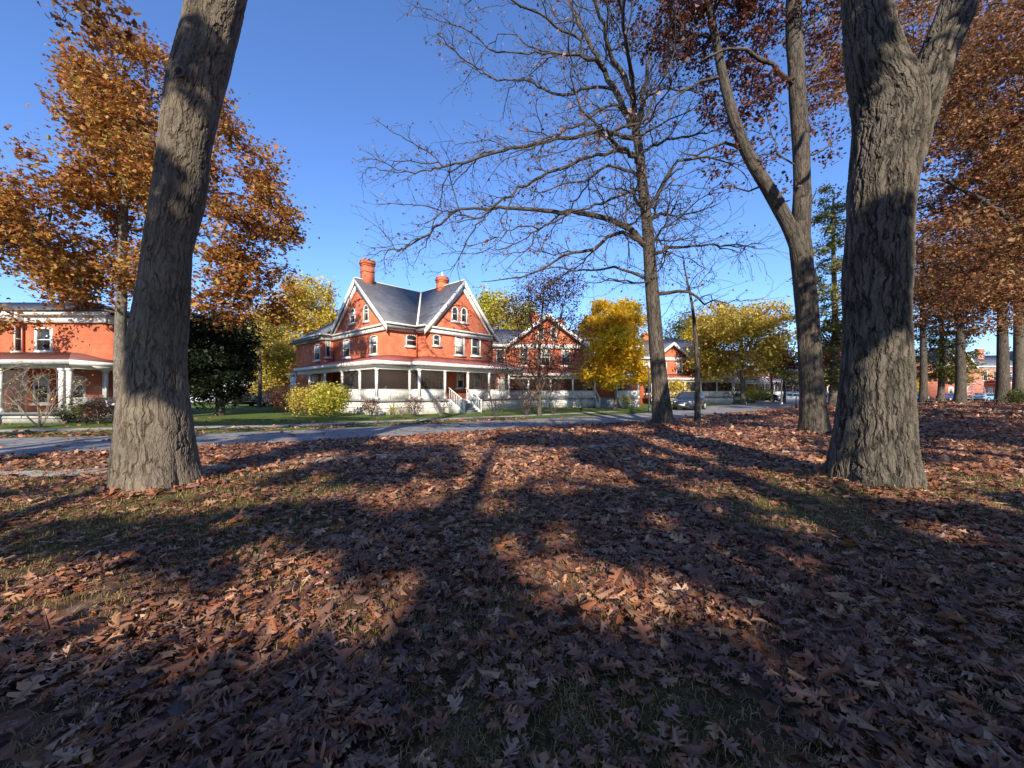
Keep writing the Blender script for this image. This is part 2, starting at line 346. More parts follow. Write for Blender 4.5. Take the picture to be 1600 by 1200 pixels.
def make_ground():
    def axis(a, b, fine0, fine1, s, S):
        return np.concatenate([np.linspace(a, fine0, S, endpoint=False), np.arange(fine0, fine1, s), np.linspace(fine1, b, S)])
    xs = axis(-900, 900, -40, 60, .5, 24); ys = axis(-300, 1500, -12, 70, .5, 24)
    X, Y = np.meshgrid(xs, ys); Z = terrain(X, Y)
    far = (np.abs(X) > 65) | (Y > 75) | (Y < -15); Z = np.where(far, 0, Z)
    g = Geo(); nx = len(xs); i, j = np.meshgrid(np.arange(nx-1), np.arange(len(ys)-1)); a = (j*nx+i).ravel()
    cov = litter_cov(X, Y); lawn = (Y > road_far(X)).astype(float)
    A = np.stack([cov, lawn, np.zeros_like(cov)], -1).reshape(-1, 3)
    g.add(np.stack([X, Y, Z], -1).reshape(-1, 3), np.stack([a, a+1, a+1+nx, a+nx], -1), 0, A)
    m, n, l, b = nt('ground_turf'); co = n.new('ShaderNodeTexCoord').outputs['Object']
    at_ = n.new('ShaderNodeAttribute'); at_.attribute_name = 'bc'; sp = n.new('ShaderNodeSeparateXYZ'); l.new(at_.outputs['Vector'], sp.inputs[0])
    f1 = noise(n, l, co, 14, 8, .7); f2 = noise(n, l, co, 55, 6, .7); f3 = noise(n, l, co, .35, 4)
    grass = ramp(n, [(.25, (.03, .026, .012)), (.45, (.08, .068, .025)), (.62, (.19, .15, .05)), (.8, (.32, .25, .10))]); l.new(f1.outputs[0], grass.inputs[0])
    green = ramp(n, [(.3, (.05, .075, .018)), (.55, (.11, .15, .03)), (.75, (.20, .23, .06))]); l.new(f1.outputs[0], green.inputs[0])
    vo = n.new('ShaderNodeTexVoronoi'); vo.inputs['Scale'].default_value = 9; l.new(co, vo.inputs['Vector'])
    vs = n.new('ShaderNodeSeparateColor'); l.new(vo.outputs['Color'], vs.inputs[0])
    leaf = ramp(n, [(.1, (.05, .026, .022)), (.4, (.13, .065, .05)), (.65, (.20, .10, .07)), (.85, (.34, .15, .07)), (1, (.30, .22, .19))]); l.new(vs.outputs[0], leaf.inputs[0])
    lawnc = mixc(n, l, sp.outputs[1], grass.outputs[0], green.outputs[0])
    fac = mth(n, l, 'ADD', sp.outputs[0], mth(n, l, 'MULTIPLY', mth(n, l, 'SUBTRACT', f2.outputs[0], .5), 1.6)); 
    mr = n.new('ShaderNodeMapRange'); mr.inputs['From Min'].default_value = .42; mr.inputs['From Max'].default_value = .62; l.new(fac, mr.inputs[0])
    l.new(mixc(n, l, mr.outputs[0], lawnc, leaf.outputs[0]), b.inputs['Base Color']); b.inputs['Roughness'].default_value = .95; b.inputs['Specular IOR Level'].default_value = .15
    bp = n.new('ShaderNodeBump'); bp.inputs['Distance'].default_value = .03; bp.inputs['Strength'].default_value = .9; l.new(f2.outputs[0], bp.inputs['Height']); l.new(bp.outputs[0], b.inputs['Normal'])
    tag(g.build('ground', m, smooth=True, attr=True), kind='structure')
make_ground()
def strip(name, near, far, mat, z, seg=400, rows=4):
    g = Geo(); near = np.array(near, float); far = np.array(far, float)
    def res(p):
        s = np.concatenate([[0], np.cumsum(np.linalg.norm(np.diff(p, axis=0), axis=1))]); t = np.linspace(0, 1, seg)*s[-1]
        return t/s[-1], np.stack([np.interp(t, s, p[:, 0]), np.interp(t, s, p[:, 1])], -1)
    _, a = res(near); _, c = res(far)
    u = np.linspace(0, 1, rows)[:, None, None]; P = a[None]*(1-u) + c[None]*u
    Z = terrain(P[..., 0], P[..., 1]) + z
    V = np.concatenate([P, Z[..., None]], -1).reshape(-1, 3)
    i, j = np.meshgrid(np.arange(seg-1), np.arange(rows-1)); q = (j*seg+i).ravel()
    g.add(V, np.stack([q, q+1, q+1+seg, q+seg], -1)); return g.build(name, mat, smooth=True)
m, n, l, b = nt('worn_asphalt'); co = n.new('ShaderNodeTexCoord').outputs['Object']
t = noise(n, l, co, 1.2, 8, .7); t2 = noise(n, l, co, 60, 3)
r = ramp(n, [(.3, (.15, .145, .14)), (.5, (.22, .213, .205)), (.75, (.29, .28, .265))]); l.new(t.outputs[0], r.inputs[0])
vo = n.new('ShaderNodeTexVoronoi'); vo.feature = 'DISTANCE_TO_EDGE'; vo.inputs['Scale'].default_value = .55
tw = noise(n, l, co, 1.5, 5); va = n.new('ShaderNodeVectorMath'); va.operation = 'MULTIPLY_ADD'; l.new(tw.outputs['Color'], va.inputs[0]); va.inputs[1].default_value = (1.2, 1.2, 0); l.new(co, va.inputs[2]); l.new(va.outputs[0], vo.inputs['Vector'])
cr = ramp(n, [(0, (.35, .35, .35)), (.022, (.55, .55, .55)), (.035, (1, 1, 1))]); l.new(vo.outputs[0], cr.inputs[0])
l.new(mixc(n, l, 1.0, r.outputs[0], cr.outputs[0], 'MULTIPLY'), b.inputs['Base Color']); b.inputs['Roughness'].default_value = .9
bp = n.new('ShaderNodeBump'); bp.inputs['Strength'].default_value = .3; bp.inputs['Distance'].default_value = .01; l.new(t2.outputs[0], bp.inputs['Height']); l.new(bp.outputs[0], b.inputs['Normal'])
tag(strip('road', NEAR, FAR, m, .03), kind='structure')
pa = np.array(PATH); tag(strip('path', pa - [0, .38], pa + [0, .38], M['concrete'], .012, 120, 3), kind='structure')
# cross lawn walk to the steps of the near house, and a pavement beyond the road
SW = [(x, road_far(x) + 3.0) for x in np.linspace(-45, 9, 60)]
tag(strip('pavement', SW, [(x-.5, y+1.1) for x, y in SW], M['concrete'], .014, 160, 3), kind='structure')

# ------------------------------------------------------------------ fallen leaves and grass
def oak_leaf(detail):
    if detail == 2: half = [(0, .012), (.14, .025), (.20, .20), (.27, .06), (.36, .34), (.47, .43), (.41, .16), (.47, .08), (.60, .30), (.76, .38), (.66, .14), (.72, .07), (.86, .17), (1, .0)]
    elif detail == 1: half = [(0, 0), (.18, .22), (.27, .06), (.46, .42), (.46, .09), (.74, .38), (.69, .08), (.86, .17), (1, 0)]
    else: half = [(0, 0), (.36, .36), (.48, .15), (.66, .34), (1, 0)]
    H = np.array(half); k = len(H)
    up = H; dn = H[::-1][1:-1] * [1, -1]
    V = np.concatenate([up, dn]); V[:, 0] -= .5
    n = len(V); f1 = np.arange(k); f2 = np.concatenate([[0], [k-1], np.arange(k, n)])
    return V, [f1, f2]
def rotmats(rng, N, tilt, yaw=None):
    yaw = rng.uniform(0, 2*PI, N) if yaw is None else yaw
    ax = rng.uniform(0, 2*PI, N); a = tilt
    cz, sz = np.cos(yaw), np.sin(yaw); Z = np.zeros((N, 3, 3)); Z[:, 0, 0] = cz; Z[:, 0, 1] = -sz; Z[:, 1, 0] = sz; Z[:, 1, 1] = cz; Z[:, 2, 2] = 1
    k = np.stack([np.cos(ax), np.sin(ax), np.zeros(N)], -1); K = np.zeros((N, 3, 3))
    K[:, 0, 2] = k[:, 1]; K[:, 1, 2] = -k[:, 0]; K[:, 2, 0] = -k[:, 1]; K[:, 2, 1] = k[:, 0]
    I = np.eye(3)[None]; Rm = I + np.sin(a)[:, None, None]*K + (1-np.cos(a))[:, None, None]*(K@K)
    return Rm @ Z
def scatter(g, P, size, rng, detail, tilt, curl=.5, lay=.0):
    T, Fs = oak_leaf(detail); N = len(P); k = len(T)
    if N == 0: return
    s = size * np.exp(rng.normal(0, .28, N)); asp = rng.uniform(.8, 1.15, N)
    x = (T[None, :, 0] + rng.normal(0, .022, (N, k)))*s[:, None]; y = (T[None, :, 1]*rng.uniform(.75, 1.2, (N, k)))*(s*asp)[:, None]
    x = x + .25*rng.normal(0, 1, N)[:, None]*y*y/s[:, None]
    c1 = rng.normal(0, curl, N)[:, None]; c2 = rng.uniform(-.1, 1.1, N)[:, None]**2*curl*1.2
    c1 = np.where(np.abs(c1) < .1, .25, c1)
    z = (c1*x*x + c2*2.2*y*y*np.sign(c1))/s[:, None] + rng.normal(0, .045, (N, k))*s[:, None]
    L = np.stack([x, y, z], -1); Rm = rotmats(rng, N, tilt)
    V = np.einsum('nij,nkj->nki', Rm, L)
    V[:, :, 2] -= V[:, :, 2].min(1)[:, None] * lay
    V = V + P[:, None, :]
    off = (np.arange(N)*k)[:, None]
    g.add(V.reshape(-1, 3), [f[None, :] + off for f in Fs])
def ground_leaves():
    g = Geo(); rng = np.random.default_rng(4)
    # (depth range, leaves per m2, detail, size)
    for y0, y1, den, det, size in ((1.0, 3.6, 800, 2, .088), (3.6, 7.5, 600, 1, .090), (7.5, 13, 400, 0, .108), (13, 24, 170, 0, .135), (24, 48, 22, 0, .24), (48, 70, 7, 0, .30)):
        w = 1.5*y1 + 1.5; N = int(den * 2*w*(y1-y0)); x = rng.uniform(-w, w, N); y = rng.uniform(y0, y1, N)
        ok = np.abs(x) < 1.42*y + 1.6
        cov = litter_cov(x, y); ok &= rng.uniform(0, 1, N) < np.clip(cov*1.15-.06, .02, 1)
        # clustering
        ok &= rng.uniform(0, 1, N) < np.clip(-.45 + 2.3*fbm(x*2.1, y*2.1, 31, 3), 0.03, 1)
        for tx, ty, r in TREE_SPOTS: ok &= (x-tx)**2 + (y-ty)**2 > (r*.72)**2
        x, y = x[ok], y[ok]
        if y0 > 20: 
            k = y < road_near(x) + .0; x, y = x[k], y[k]
        N = len(x); tilt = np.abs(rng.normal(0, .24, N)) + (rng.uniform(0, 1, N) < .10)*rng.uniform(.2, .9, N)
        z = terrain(x, y) + rng.uniform(.002, .035, N) + (y0 > 20)*.01
        scatter(g, np.stack([x, y, z], -1), size, rng, det, tilt, .62, .85)
    for tx, ty, r in TREE_SPOTS:
        N = int(420*r); a = rng.uniform(0, 2*PI, N); q = r*.62 + np.abs(rng.normal(0, .16, N)); x = tx+q*np.cos(a); y = ty+q*np.sin(a)
        scatter(g, np.stack([x, y, terrain(x, y)+.01], -1), .10, rng, 1 if ty < 9 else 0, np.abs(rng.normal(0, .5, N)), .6, .85)
    tag(g.build('fallen_leaves', M['litter'], smooth=False), kind='stuff')
    print('ground leaves verts', g.n)
ground_leaves()
def fallen_twigs():
    g = Geo(); rng = np.random.default_rng(44)
    for i in range(260):
        y = 1.3 + 9*rng.uniform()**1.3; x = rng.uniform(-1.35*y-.5, 1.35*y+.5); a = rng.uniform(0, 2*PI); L = rng.uniform(.06, .45); k = 4
        P = np.array([[x+math.cos(a)*L*t+rng.normal(0, .008), y+math.sin(a)*L*t+rng.normal(0, .008), 0] for t in np.linspace(0, 1, k)]); P[:, 2] = terrain(P[:, 0], P[:, 1]) + .02 + rng.uniform(0, .02) + rng.normal(0, .005, k)
        tube(g, P, np.linspace(1, .5, k)*rng.uniform(.0015, .0045), 4)
    tag(g.build('fallen_twigs', M['twig']), kind='stuff')
fallen_twigs()
def grass():
    g = Geo(); rng = np.random.default_rng(9)
    for y0, y1, den, wd, ln in ((1.0, 3.0, 5200, .0022, .05), (3.0, 6, 2000, .0036, .055), (6, 10, 700, .006, .06)):
        w = 1.45*y1 + 1; N = int(den*2*w*(y1-y0)); x = rng.uniform(-w, w, N); y = rng.uniform(y0, y1, N)
        ok = (np.abs(x) < 1.42*y + 1.2) & (rng.uniform(0, 1, N) < np.clip(1.05 - litter_cov(x, y)*.7, .3, 1)) & (rng.uniform(0, 1, N) < np.clip(2.4*fbm(x*3, y*3, 77, 3)-.6, .05, 1))
        for tx, ty, r in TREE_SPOTS: ok &= (x-tx)**2 + (y-ty)**2 > (r*.78)**2
        x, y = x[ok], y[ok]; N = len(x); yaw = rng.uniform(0, 2*PI, N); L = ln*rng.uniform(.5, 1.5, N); lean = rng.uniform(.25, 1.4, N)
        d = np.stack([np.cos(yaw)*np.sin(lean), np.sin(yaw)*np.sin(lean), np.cos(lean)], -1)*L[:, None]
        s = np.stack([-np.sin(yaw), np.cos(yaw), np.zeros(N)], -1)*(wd*rng.uniform(.6, 1.4, N))[:, None]
        P = np.stack([x, y, terrain(x, y)], -1); mid = P + d*.55 + np.array([0, 0, .008]); tip = P + d*[1, 1, .7]
        V = np.stack([P-s, P+s, mid+s*.7, mid-s*.7, tip], 1); o = (np.arange(N)*5)[:, None]
        g.add(V.reshape(-1, 3), [np.array([[0, 1, 2, 3]])+o, np.array([[3, 2, 4]])+o])
    tag(g.build('grass', M['blade']), kind='stuff'); print('grass verts', g.n)
grass()

# ------------------------------------------------------------------ trees
class Skel:
    """branch skeleton: traced or random leaders, then twigs that grow towards points of the crown"""
    def __init__(s, seed, cap=60000):
        s.P = np.zeros((cap, 3)); s.D = np.zeros((cap, 3)); s.par = np.full(cap, -1); s.n = 0; s.rmin = np.zeros(cap)
        s.ch = []; s.tips = []; s.rng = np.random.default_rng(seed); s.seed = None
    def node(s, p, parent, r=0):
        i = s.n; s.P[i] = p; s.par[i] = parent; s.rmin[i] = r
        if parent >= 0:
            d = s.P[i] - s.P[parent]; s.D[i] = d / (np.linalg.norm(d)+1e-9)
        else: s.D[i] = (0, 0, 1)
        s.n += 1; return i
    def chain(s, pts, parent=-1, r0=0, r1=0, wob=0):
        ids = [parent] if parent >= 0 else []
        k = len(pts)
        for i, p in enumerate(pts):
            p = np.asarray(p, float) + (s.rng.normal(0, wob, 3) if wob and 0 < i else 0)
            t = i/max(1, k-1); parent = s.node(p, parent, r0 + (r1-r0)*t); ids.append(parent)
        s.ch.append(ids); return ids
    def limb(s, pts, r0, r1, parent=None, wob=.03, seg=.35):
        """smooth interpolated limb through points"""
        pts = np.asarray(pts, float)
        if parent is None and s.n:
            parent = int(np.argmin(np.linalg.norm(s.P[:s.n]-pts[0], axis=1)))
        c = catmull(pts, seg)
        c[1:-1] += s.rng.normal(0, wob, (len(c)-2, 3)) if len(c) > 2 else 0
        if parent is not None and s.n: c = c[1:]
        return s.chain(c, -1 if parent is None else parent, r0, r1)
    def connect(s, T, seg=.5, wob=.08, kdir=.8, lo=0, curve=.35, sag=0, maxd=1e9):
        P = s.P[lo:s.n]; d = T - P; dist = np.linalg.norm(d, axis=1)+1e-6
        cos = (d*s.D[lo:s.n]).sum(1)/dist
        cost = dist*(1.6-kdir*cos); i = int(np.argmin(cost)) + lo; L = dist[i-lo]
        if L < seg*.4 or L > maxd: return None
        p0 = s.P[i]; p1 = p0 + s.D[i]*L*curve; k = max(2, int(L/seg)+1); t = np.linspace(0, 1, k+1)[1:, None]
        c = (1-t)**2*p0 + 2*t*(1-t)*p1 + t*t*T
        if k > 1: c[:-1] += s.rng.normal(0, wob, (k-1, 3)) * min(1, L*.6)
        c[:, 2] -= sag*(t[:, 0]**2)*L
        ids = s.chain(list(c), i); s.tips.append(ids[-1]); return ids
    def finish(s, rtip=.008, p=.45, taper=True):
        cnt = np.zeros(s.n); has = np.zeros(s.n, bool)
        has[s.par[1:s.n][s.par[1:s.n] >= 0]] = True
        cnt[~has] = 1
        for i in range(s.n-1, 0, -1):
            if s.par[i] >= 0: cnt[s.par[i]] += cnt[i]
        s.r = np.maximum(rtip*cnt**p, s.rmin[:s.n])
    def draw(s, g, m=0, skip=0, rmin=0):
        for ids in s.ch[skip:]:
            if len(ids) < 2: continue
            r = s.r[ids].copy(); r[0] = min(r[0], r[1]*1.25); r[-1] *= .75
            if r.max() < rmin: continue
            n = 14 if r[0] > .2 else 9 if r[0] > .08 else 6 if r[0] > .035 else 4 if r[0] > .015 else 3
            tube(g, s.P[ids], r, n, m)
def catmull(P, seg):
    P = np.asarray(P, float)
    if len(P) == 2: k = max(2, int(np.linalg.norm(P[1]-P[0])/seg)+1); t = np.linspace(0, 1, k)[:, None]; return P[0]*(1-t)+P[1]*t
    Q = np.concatenate([[2*P[0]-P[1]], P, [2*P[-1]-P[-2]]]); out = []
    for i in range(1, len(Q)-2):
        k = max(1, int(np.linalg.norm(Q[i+1]-Q[i])/seg)); t = (np.arange(k)/k)[:, None]
        a, b, c, d = Q[i-1], Q[i], Q[i+1], Q[i+2]
        out.append(.5*((2*b)+(c-a)*t+(2*a-5*b+4*c-d)*t**2+(-a+3*b-3*c+d)*t**3))
    return np.concatenate(out + [P[-1:]])

LEAF4 = np.array([[-.5, 0], [0, .3], [.5, 0], [-.05, -.3]])
LOBED = np.array([[-.5, 0], [-.25, .1], [-.15, .42], [.02, .12], [.2, .34], [.5, 0], [.18, -.36], [.05, -.1], [-.18, -.4], [-.25, -.08]])
def crown_leaves(g, P, size, rng, lobed=False, flat=.9, m=0):
    T = LOBED if lobed else LEAF4; N = len(P); k = len(T)
    s = size*np.clip(np.exp(rng.normal(0, .32, N)), .45, 1.9)
    L = np.stack([T[None, :, 0]*s[:, None], T[None, :, 1]*s[:, None]*rng.uniform(.8, 1.25, N)[:, None], np.abs(T[None, :, 0])*s[:, None]*rng.normal(0, .5, N)[:, None]], -1)
    Rm = rotmats(rng, N, np.abs(rng.normal(0, flat, N)))
    V = np.einsum('nij,nkj->nki', Rm, L) + P[:, None, :]
    if lobed: g.add(V.reshape(-1, 3), [np.array([[0, 1, 2, 3, 4, 5]]) + (np.arange(N)*k)[:, None], np.array([[0, 5, 6, 7, 8, 9]]) + (np.arange(N)*k)[:, None]], m)
    else: g.add(V.reshape(-1, 3), [np.array([[0, 1, 2, 3]]) + (np.arange(N)*k)[:, None]], m)
def lobes_points(rng, lobes, n, shell=.35, hole=.0, seed=3):
    """points in a union of ellipsoids, more towards the outside, with gaps"""
    W = np.array([l[1][0]*l[1][1]*l[1][2] for l in lobes])**.8; W /= W.sum(); out = []
    for l, w in zip(lobes, W):
        k = max(3, int(n*w)); d = rng.normal(0, 1, (k*2, 3)); d /= np.linalg.norm(d, axis=1)[:, None]
        r = rng.uniform(shell**3, 1, k*2)**(1/3); 
        p = np.array(l[0]) + d*r[:, None]*np.array(l[1])*(1+.22*(vnoise(d[:, 0]*2.2+9, d[:, 2]*2.2+d[:, 1], seed)-.5))[:, None]*1.0
        if hole: 
            q = vnoise(p[:, 0]*.55+p[:, 1]*.3, p[:, 2]*.6+p[:, 1]*.25, seed+5); p = p[q > hole]
        out.append(p[:k])
    P = np.concatenate(out); rng.shuffle(P); return P

def make_tree(name, label, base, trunk, r0, lobes, ntip, nleaf, lsize, leaf, bark, seed, cat='tree', group=None, sig=.45, seg=.6, rtip=.01, p=.46,
              shell=.35, hole=.3, flat=.9, flatz=.7, kdir=.8, reject=None, flare=1.5, wob=.1, lobed=False, limbs=(), leafz=None, tubemin=0, curve=.35, extra=None, leafsel=1.0, order=.25):
    """trunk: list of world points; lobes: list of (centre, radii) in world coordinates"""
    rng = np.random.default_rng(seed); s = Skel(seed); base = np.array([base[0], base[1], 0.0])
    trunk = np.array(trunk, float); tp = catmull(trunk, .5); k = len(tp)
    rr = r0*(1 - .75*np.linspace(0, 1, k)**1.2); zz = tp[:, 2]-tp[0, 2]; rr = rr*(1+(flare-1)*np.exp(-zz/(r0*1.6)))
    tp[0, 2] -= .15
    par = -1
    ids = []
    for q, r in zip(tp, rr): par = s.node(q, par, r); ids.append(par)
    s.ch.append(ids); lo = int(k*order)
    s.P[:lo] += 0
    for L in limbs: s.limb(L[0], L[1], L[2])
    T = lobes_points(rng, lobes, ntip, shell, hole, seed)
    if reject is not None: T = T[reject(T, rng)]
    ax = tp[-1]*.6 + tp[lo]*.4
    o = np.argsort(np.linalg.norm((T-ax)*[1, 1, .8], axis=1) + rng.normal(0, .8, len(T))); 
    for q in T[o]: s.connect(q, seg, wob, kdir, lo, curve)
    s.finish(rtip, p)
    root = empty(name, tuple(base), label=label, cat=cat, group=group)
    g = Geo(); s.draw(g, 0, rmin=tubemin)
    for v in g.V: v -= base
    g.build('trunk', bark, root, smooth=True, attr=True)
    if nleaf and s.tips:
        tips = s.P[s.tips]; sel = rng.uniform(0, 1, len(tips)) < leafsel; tips = tips[sel]
        cnt = np.maximum(1, (nleaf*rng.uniform(.25, 1.75, len(tips)))).astype(int); sc = np.repeat(rng.uniform(.6, 1.35, len(tips)), cnt)[:, None]
        pts = np.repeat(tips, cnt, 0); pts = pts + sc*rng.normal(0, 1, pts.shape)*np.array([sig, sig, sig*flatz])
        if reject is not None: pts = pts[reject(pts, rng)]
        if extra is not None: pts = np.concatenate([pts, extra])
        g2 = Geo(); crown_leaves(g2, pts - base, lsize, rng, lobed, flat); g2.build('crown', leaf, root)
    return root

# --- the dense trunks close to the camera
def dense_trunk(g, pts, rads, nu, nz, seed, roots=5, rootamp=.22, h0=.7, z0=0, lump=.05):
    P = catmull(np.array(pts, float), .05); s = np.concatenate([[0], np.cumsum(np.linalg.norm(np.diff(P, axis=0), axis=1))])
    t = np.linspace(0, s[-1], nz); P = np.stack([np.interp(t, s, P[:, i]) for i in range(3)], -1)
    # smooth
    for _ in range(30): P[1:-1] = (P[:-2] + P[1:-1]*2 + P[2:])/4
    src = np.concatenate([[0], np.cumsum(np.linalg.norm(np.diff(np.array(pts, float), axis=0), axis=1))]); rad = np.interp(t/s[-1], src/src[-1], rads)
    for _ in range(30): rad[1:-1] = (rad[:-2]+rad[1:-1]*2+rad[2:])/4
    rng = np.random.default_rng(seed); ph = rng.uniform(0, 2*PI, 6)
    def rf(th, k):
        z = P[k[:, 0], 2][:, None]; e = np.exp(-np.clip(z, 0, 99)/h0)
        w = rootamp*e*(np.abs(np.sin(th*roots/2+ph[0]+.4*np.sin(th*2+ph[1])))**.8 - .45 + .35*np.sin(th*3+ph[2]))
        n_ = lump*(vnoise(np.cos(th)*1.6+7, np.sin(th)*1.6+z*1.1, seed)-.5)*2 + .02*np.sin(th*7+z*1.3+ph[3])*(e+.3)
        return 1 + w + n_
    tube(g, P, rad, nu, 0, rf=rf)
    return P, rad

def trace(depth, edges):
    """edges: (photo row, left, right) -> points and radii at that depth"""
    pts = []; rr = []
    for py, l, r in edges:
        a, b = math.atan((l-800)/F), math.atan((r-800)/F); m_ = (a+b)/2
        pts.append((depth*math.tan(m_), depth, CAMZ+(HZ-py)/F*depth)); rr.append(depth/math.cos(m_)*math.sin((b-a)/2))
    return pts, rr

# shade trees behind the camera: which ground spots stay sunlit
LIT = [(-4.3, 3.35, .75, .22), (-3.4, 2.95, .5, .20), (-1.95, 3.3, .33, .32), (-1.75, 2.75, .42, .26), (-.95, 2.9, .22, .26), (.45, 3.35, .42, .20), (1.0, 3.05, .42, .24), (1.45, 2.85, .22, .12), (-2.6, 2.7, .28, .12),
       (3.3, 6.4, .6, .25), (3.9, 5.6, .5, .18), (2.3, 7.2, .4, .25), (4.7, 4.35, .35, .12), (4.2, 4.6, .2, .1), (-5.0, 5.7, 1.3, .3), (-7.0, 5.2, .7, .3), (-2.9, 6.1, 1.0, .28), (-2.5, 3.9, .22, .14), (-6.2, 3.7, .7, .16), (-1.5, 5.6, .5, .15), (-1.0, 6.6, .6, .25), (.6, 4.3, .25, .12), (2.4, 3.6, .22, .1), (-.2, 5.4, .3, .14)]
def lit(x, y):
    n_ = fbm(x*.42+5, y*.30, 91, 3); v = np.zeros_like(x)
    v = np.where(y > 6.2, n_ + .25*(vnoise(x*1.7, y*1.3, 12)-.5) > .55 + .05*np.exp(-((x-.5)/3.5)**2)*(y < 13) - np.clip((y-6.5)*.012, 0, .12), v)
    v = np.where(y > 17, fbm(x*.16+3, y*1.0, 95, 3) > .57, v)
    for cx, cy, rx, ry in LIT:
        v = np.where(((x-cx)/rx)**2 + ((y-cy)/ry)**2 < .35 + 1 + 1.3*(vnoise(x*4, y*4, 8)-.5), 1, v)
    v = np.where((y < 18) & (y > 3.6) & (vnoise(x*2.3+40, y*1.5, 61) > .88), 1, v)
    v = np.where(y < 2.35, 0, v)
    v = np.where((y > 26.3 + .12*np.maximum(0, -12-x) + .3*np.maximum(0, x-8)), 1, v)
    v = np.where((np.abs(x+5.5) < 1.1) & (y > 5.0) & (y < 24), (vnoise(x*1.1, y*.55, 55) > .43), v)
    v = np.where((np.abs(x-6.0) < 1.1) & (y > 5.5) & (y < 24), (vnoise(x*1.1, y*.5, 57) > .72), v)
    v = np.where((np.abs(x-6.75) < .35) & (y > 7.5) & (y < 24), vnoise(x*.5, y*.3, 58) > .3, v)
    return v > .5
def keep_shade(P, rng):
    gx, gy = P[:, 0], P[:, 1] + P[:, 2]*SH
    # look at the neighbourhood so that leaves do not spill into the lit spot
    L = lit(gx, gy)
    for dx, dy in ((.13, 0), (-.13, 0), (0, .22), (0, -.22)): L = L | lit(gx+dx, gy+dy)
    return ~L | (rng.uniform(0, 1, len(P)) < .01)

# left big oak -----------------------------------------------------------
def left_oak():
    D = 6.15
    e = [(795, 160, 328), (775, 168, 321), (740, 170, 311), (700, 171, 306), (660, 174, 302), (610, 182, 296), (555, 192, 292), (500, 202, 295), (450, 211, 299), (380, 221, 304), (300, 236, 324), (225, 245, 332), (150, 257, 347), (112, 266, 355), (50, 281, 369), (0, 289, 382), (-60, 300, 395), (-160, 325, 405), (-300, 365, 425)]
    pts, rr = trace(D, e); g = Geo(); 
    dense_trunk(g, pts, rr, 300, 900, 3, roots=5, rootamp=.26, h0=.40, lump=.045)
    s = Skel(5); rng = np.random.default_rng(5); top = np.array(pts[-1]); bx, by = pts[1][0], D
    s.chain([pts[-2], pts[-1]], -1, .45, .40)
    s.limb([top, top+[.6, .3, 2], top+[1.6, -.4, 4.5], top+[2.4, -1, 7]], .34, .08)
    s.limb([top, top+[-1.3, .8, 1.3], top+[-2.8, 1.2, 3.0], top+[-3.6, 1.4, 5]], .26, .07)
    s.limb([pts[-3], np.array(pts[-3])+[-1.2, -.3, .5], (-6.9, 5.9, 9.6), (-7.3, 6.1, 8.9)], .10, .035)
    T = lobes_points(rng, [((-4, 5.4, 16), (4, 4, 4))], 150, .3, .3)
    for q in T: s.connect(q, .5, .1)
    tt = [(at(px, 6.1+dy, py)) for px, py, dy in ((100, 8, .1), (98, 30, 0), (108, 40, .3), (118, 15, 0), (140, 20, -.2), (150, 30, .2), (165, 5, .1), (185, 12, 0), (198, 6, .2), (128, 2, .3), (172, 62, .3), (160, 52, .3), (150, 12, .1), (112, -12, .1), (175, -18, 0), (140, -20, 0))]
    n0 = len(s.tips)
    for q in sorted(tt, key=lambda q: -q[2]): s.connect(np.array(q), .2, .06, maxd=4)
    s.finish(.006, .46); s.draw(g, 1, skip=1)
    root = empty('oak_tree', (bx, by, 0), label='massive oak with a leaning grey trunk, small round hollow high up and pale flared base', cat='tree')
    b = np.array([bx, by, 0.])
    for v in g.V: v -= b
    g.build('trunk', [M['bark_left'], M['bark_far']], root, smooth=True, attr=True)
    t1 = s.P[s.tips[n0:]]; t0 = s.P[s.tips[:n0]]
    P1 = np.repeat(t1, 16, 0) + rng.normal(0, .13, (len(t1)*16, 3)); P0 = np.repeat(t0, 7, 0) + rng.normal(0, .35, (len(t0)*7, 3))
    P0 = P0[keep_shade(P0, rng)]
    g2 = Geo(); crown_leaves(g2, P1-b, .10, rng, True); crown_leaves(g2, P0-b, .14, rng, True); g2.build('crown', M['lf_russet'], root)
    # swollen lip round a flat near-black disc painted as the hole's shade
    c = np.array([-5.017, 5.80, 6.43]); k = Geo(); th = np.linspace(0, 2*PI, 25)
    nrm = np.array([-.07, -.995, 0]); nrm /= np.linalg.norm(nrm); u = np.array([-nrm[1], nrm[0], 0]); w = np.array([0, 0, 1.])
    ring = np.array([c + .065*(math.cos(a)*u + 1.05*math.sin(a)*w) for a in th]) ; tube(k, ring - b, np.full(25, .030), 8, 1)
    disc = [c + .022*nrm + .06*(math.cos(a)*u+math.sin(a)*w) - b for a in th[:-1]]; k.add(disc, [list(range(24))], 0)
    h = k.build('knot_hole', [M['hollow'], M['bark_left']], root, smooth=True, attr=True)
left_oak()

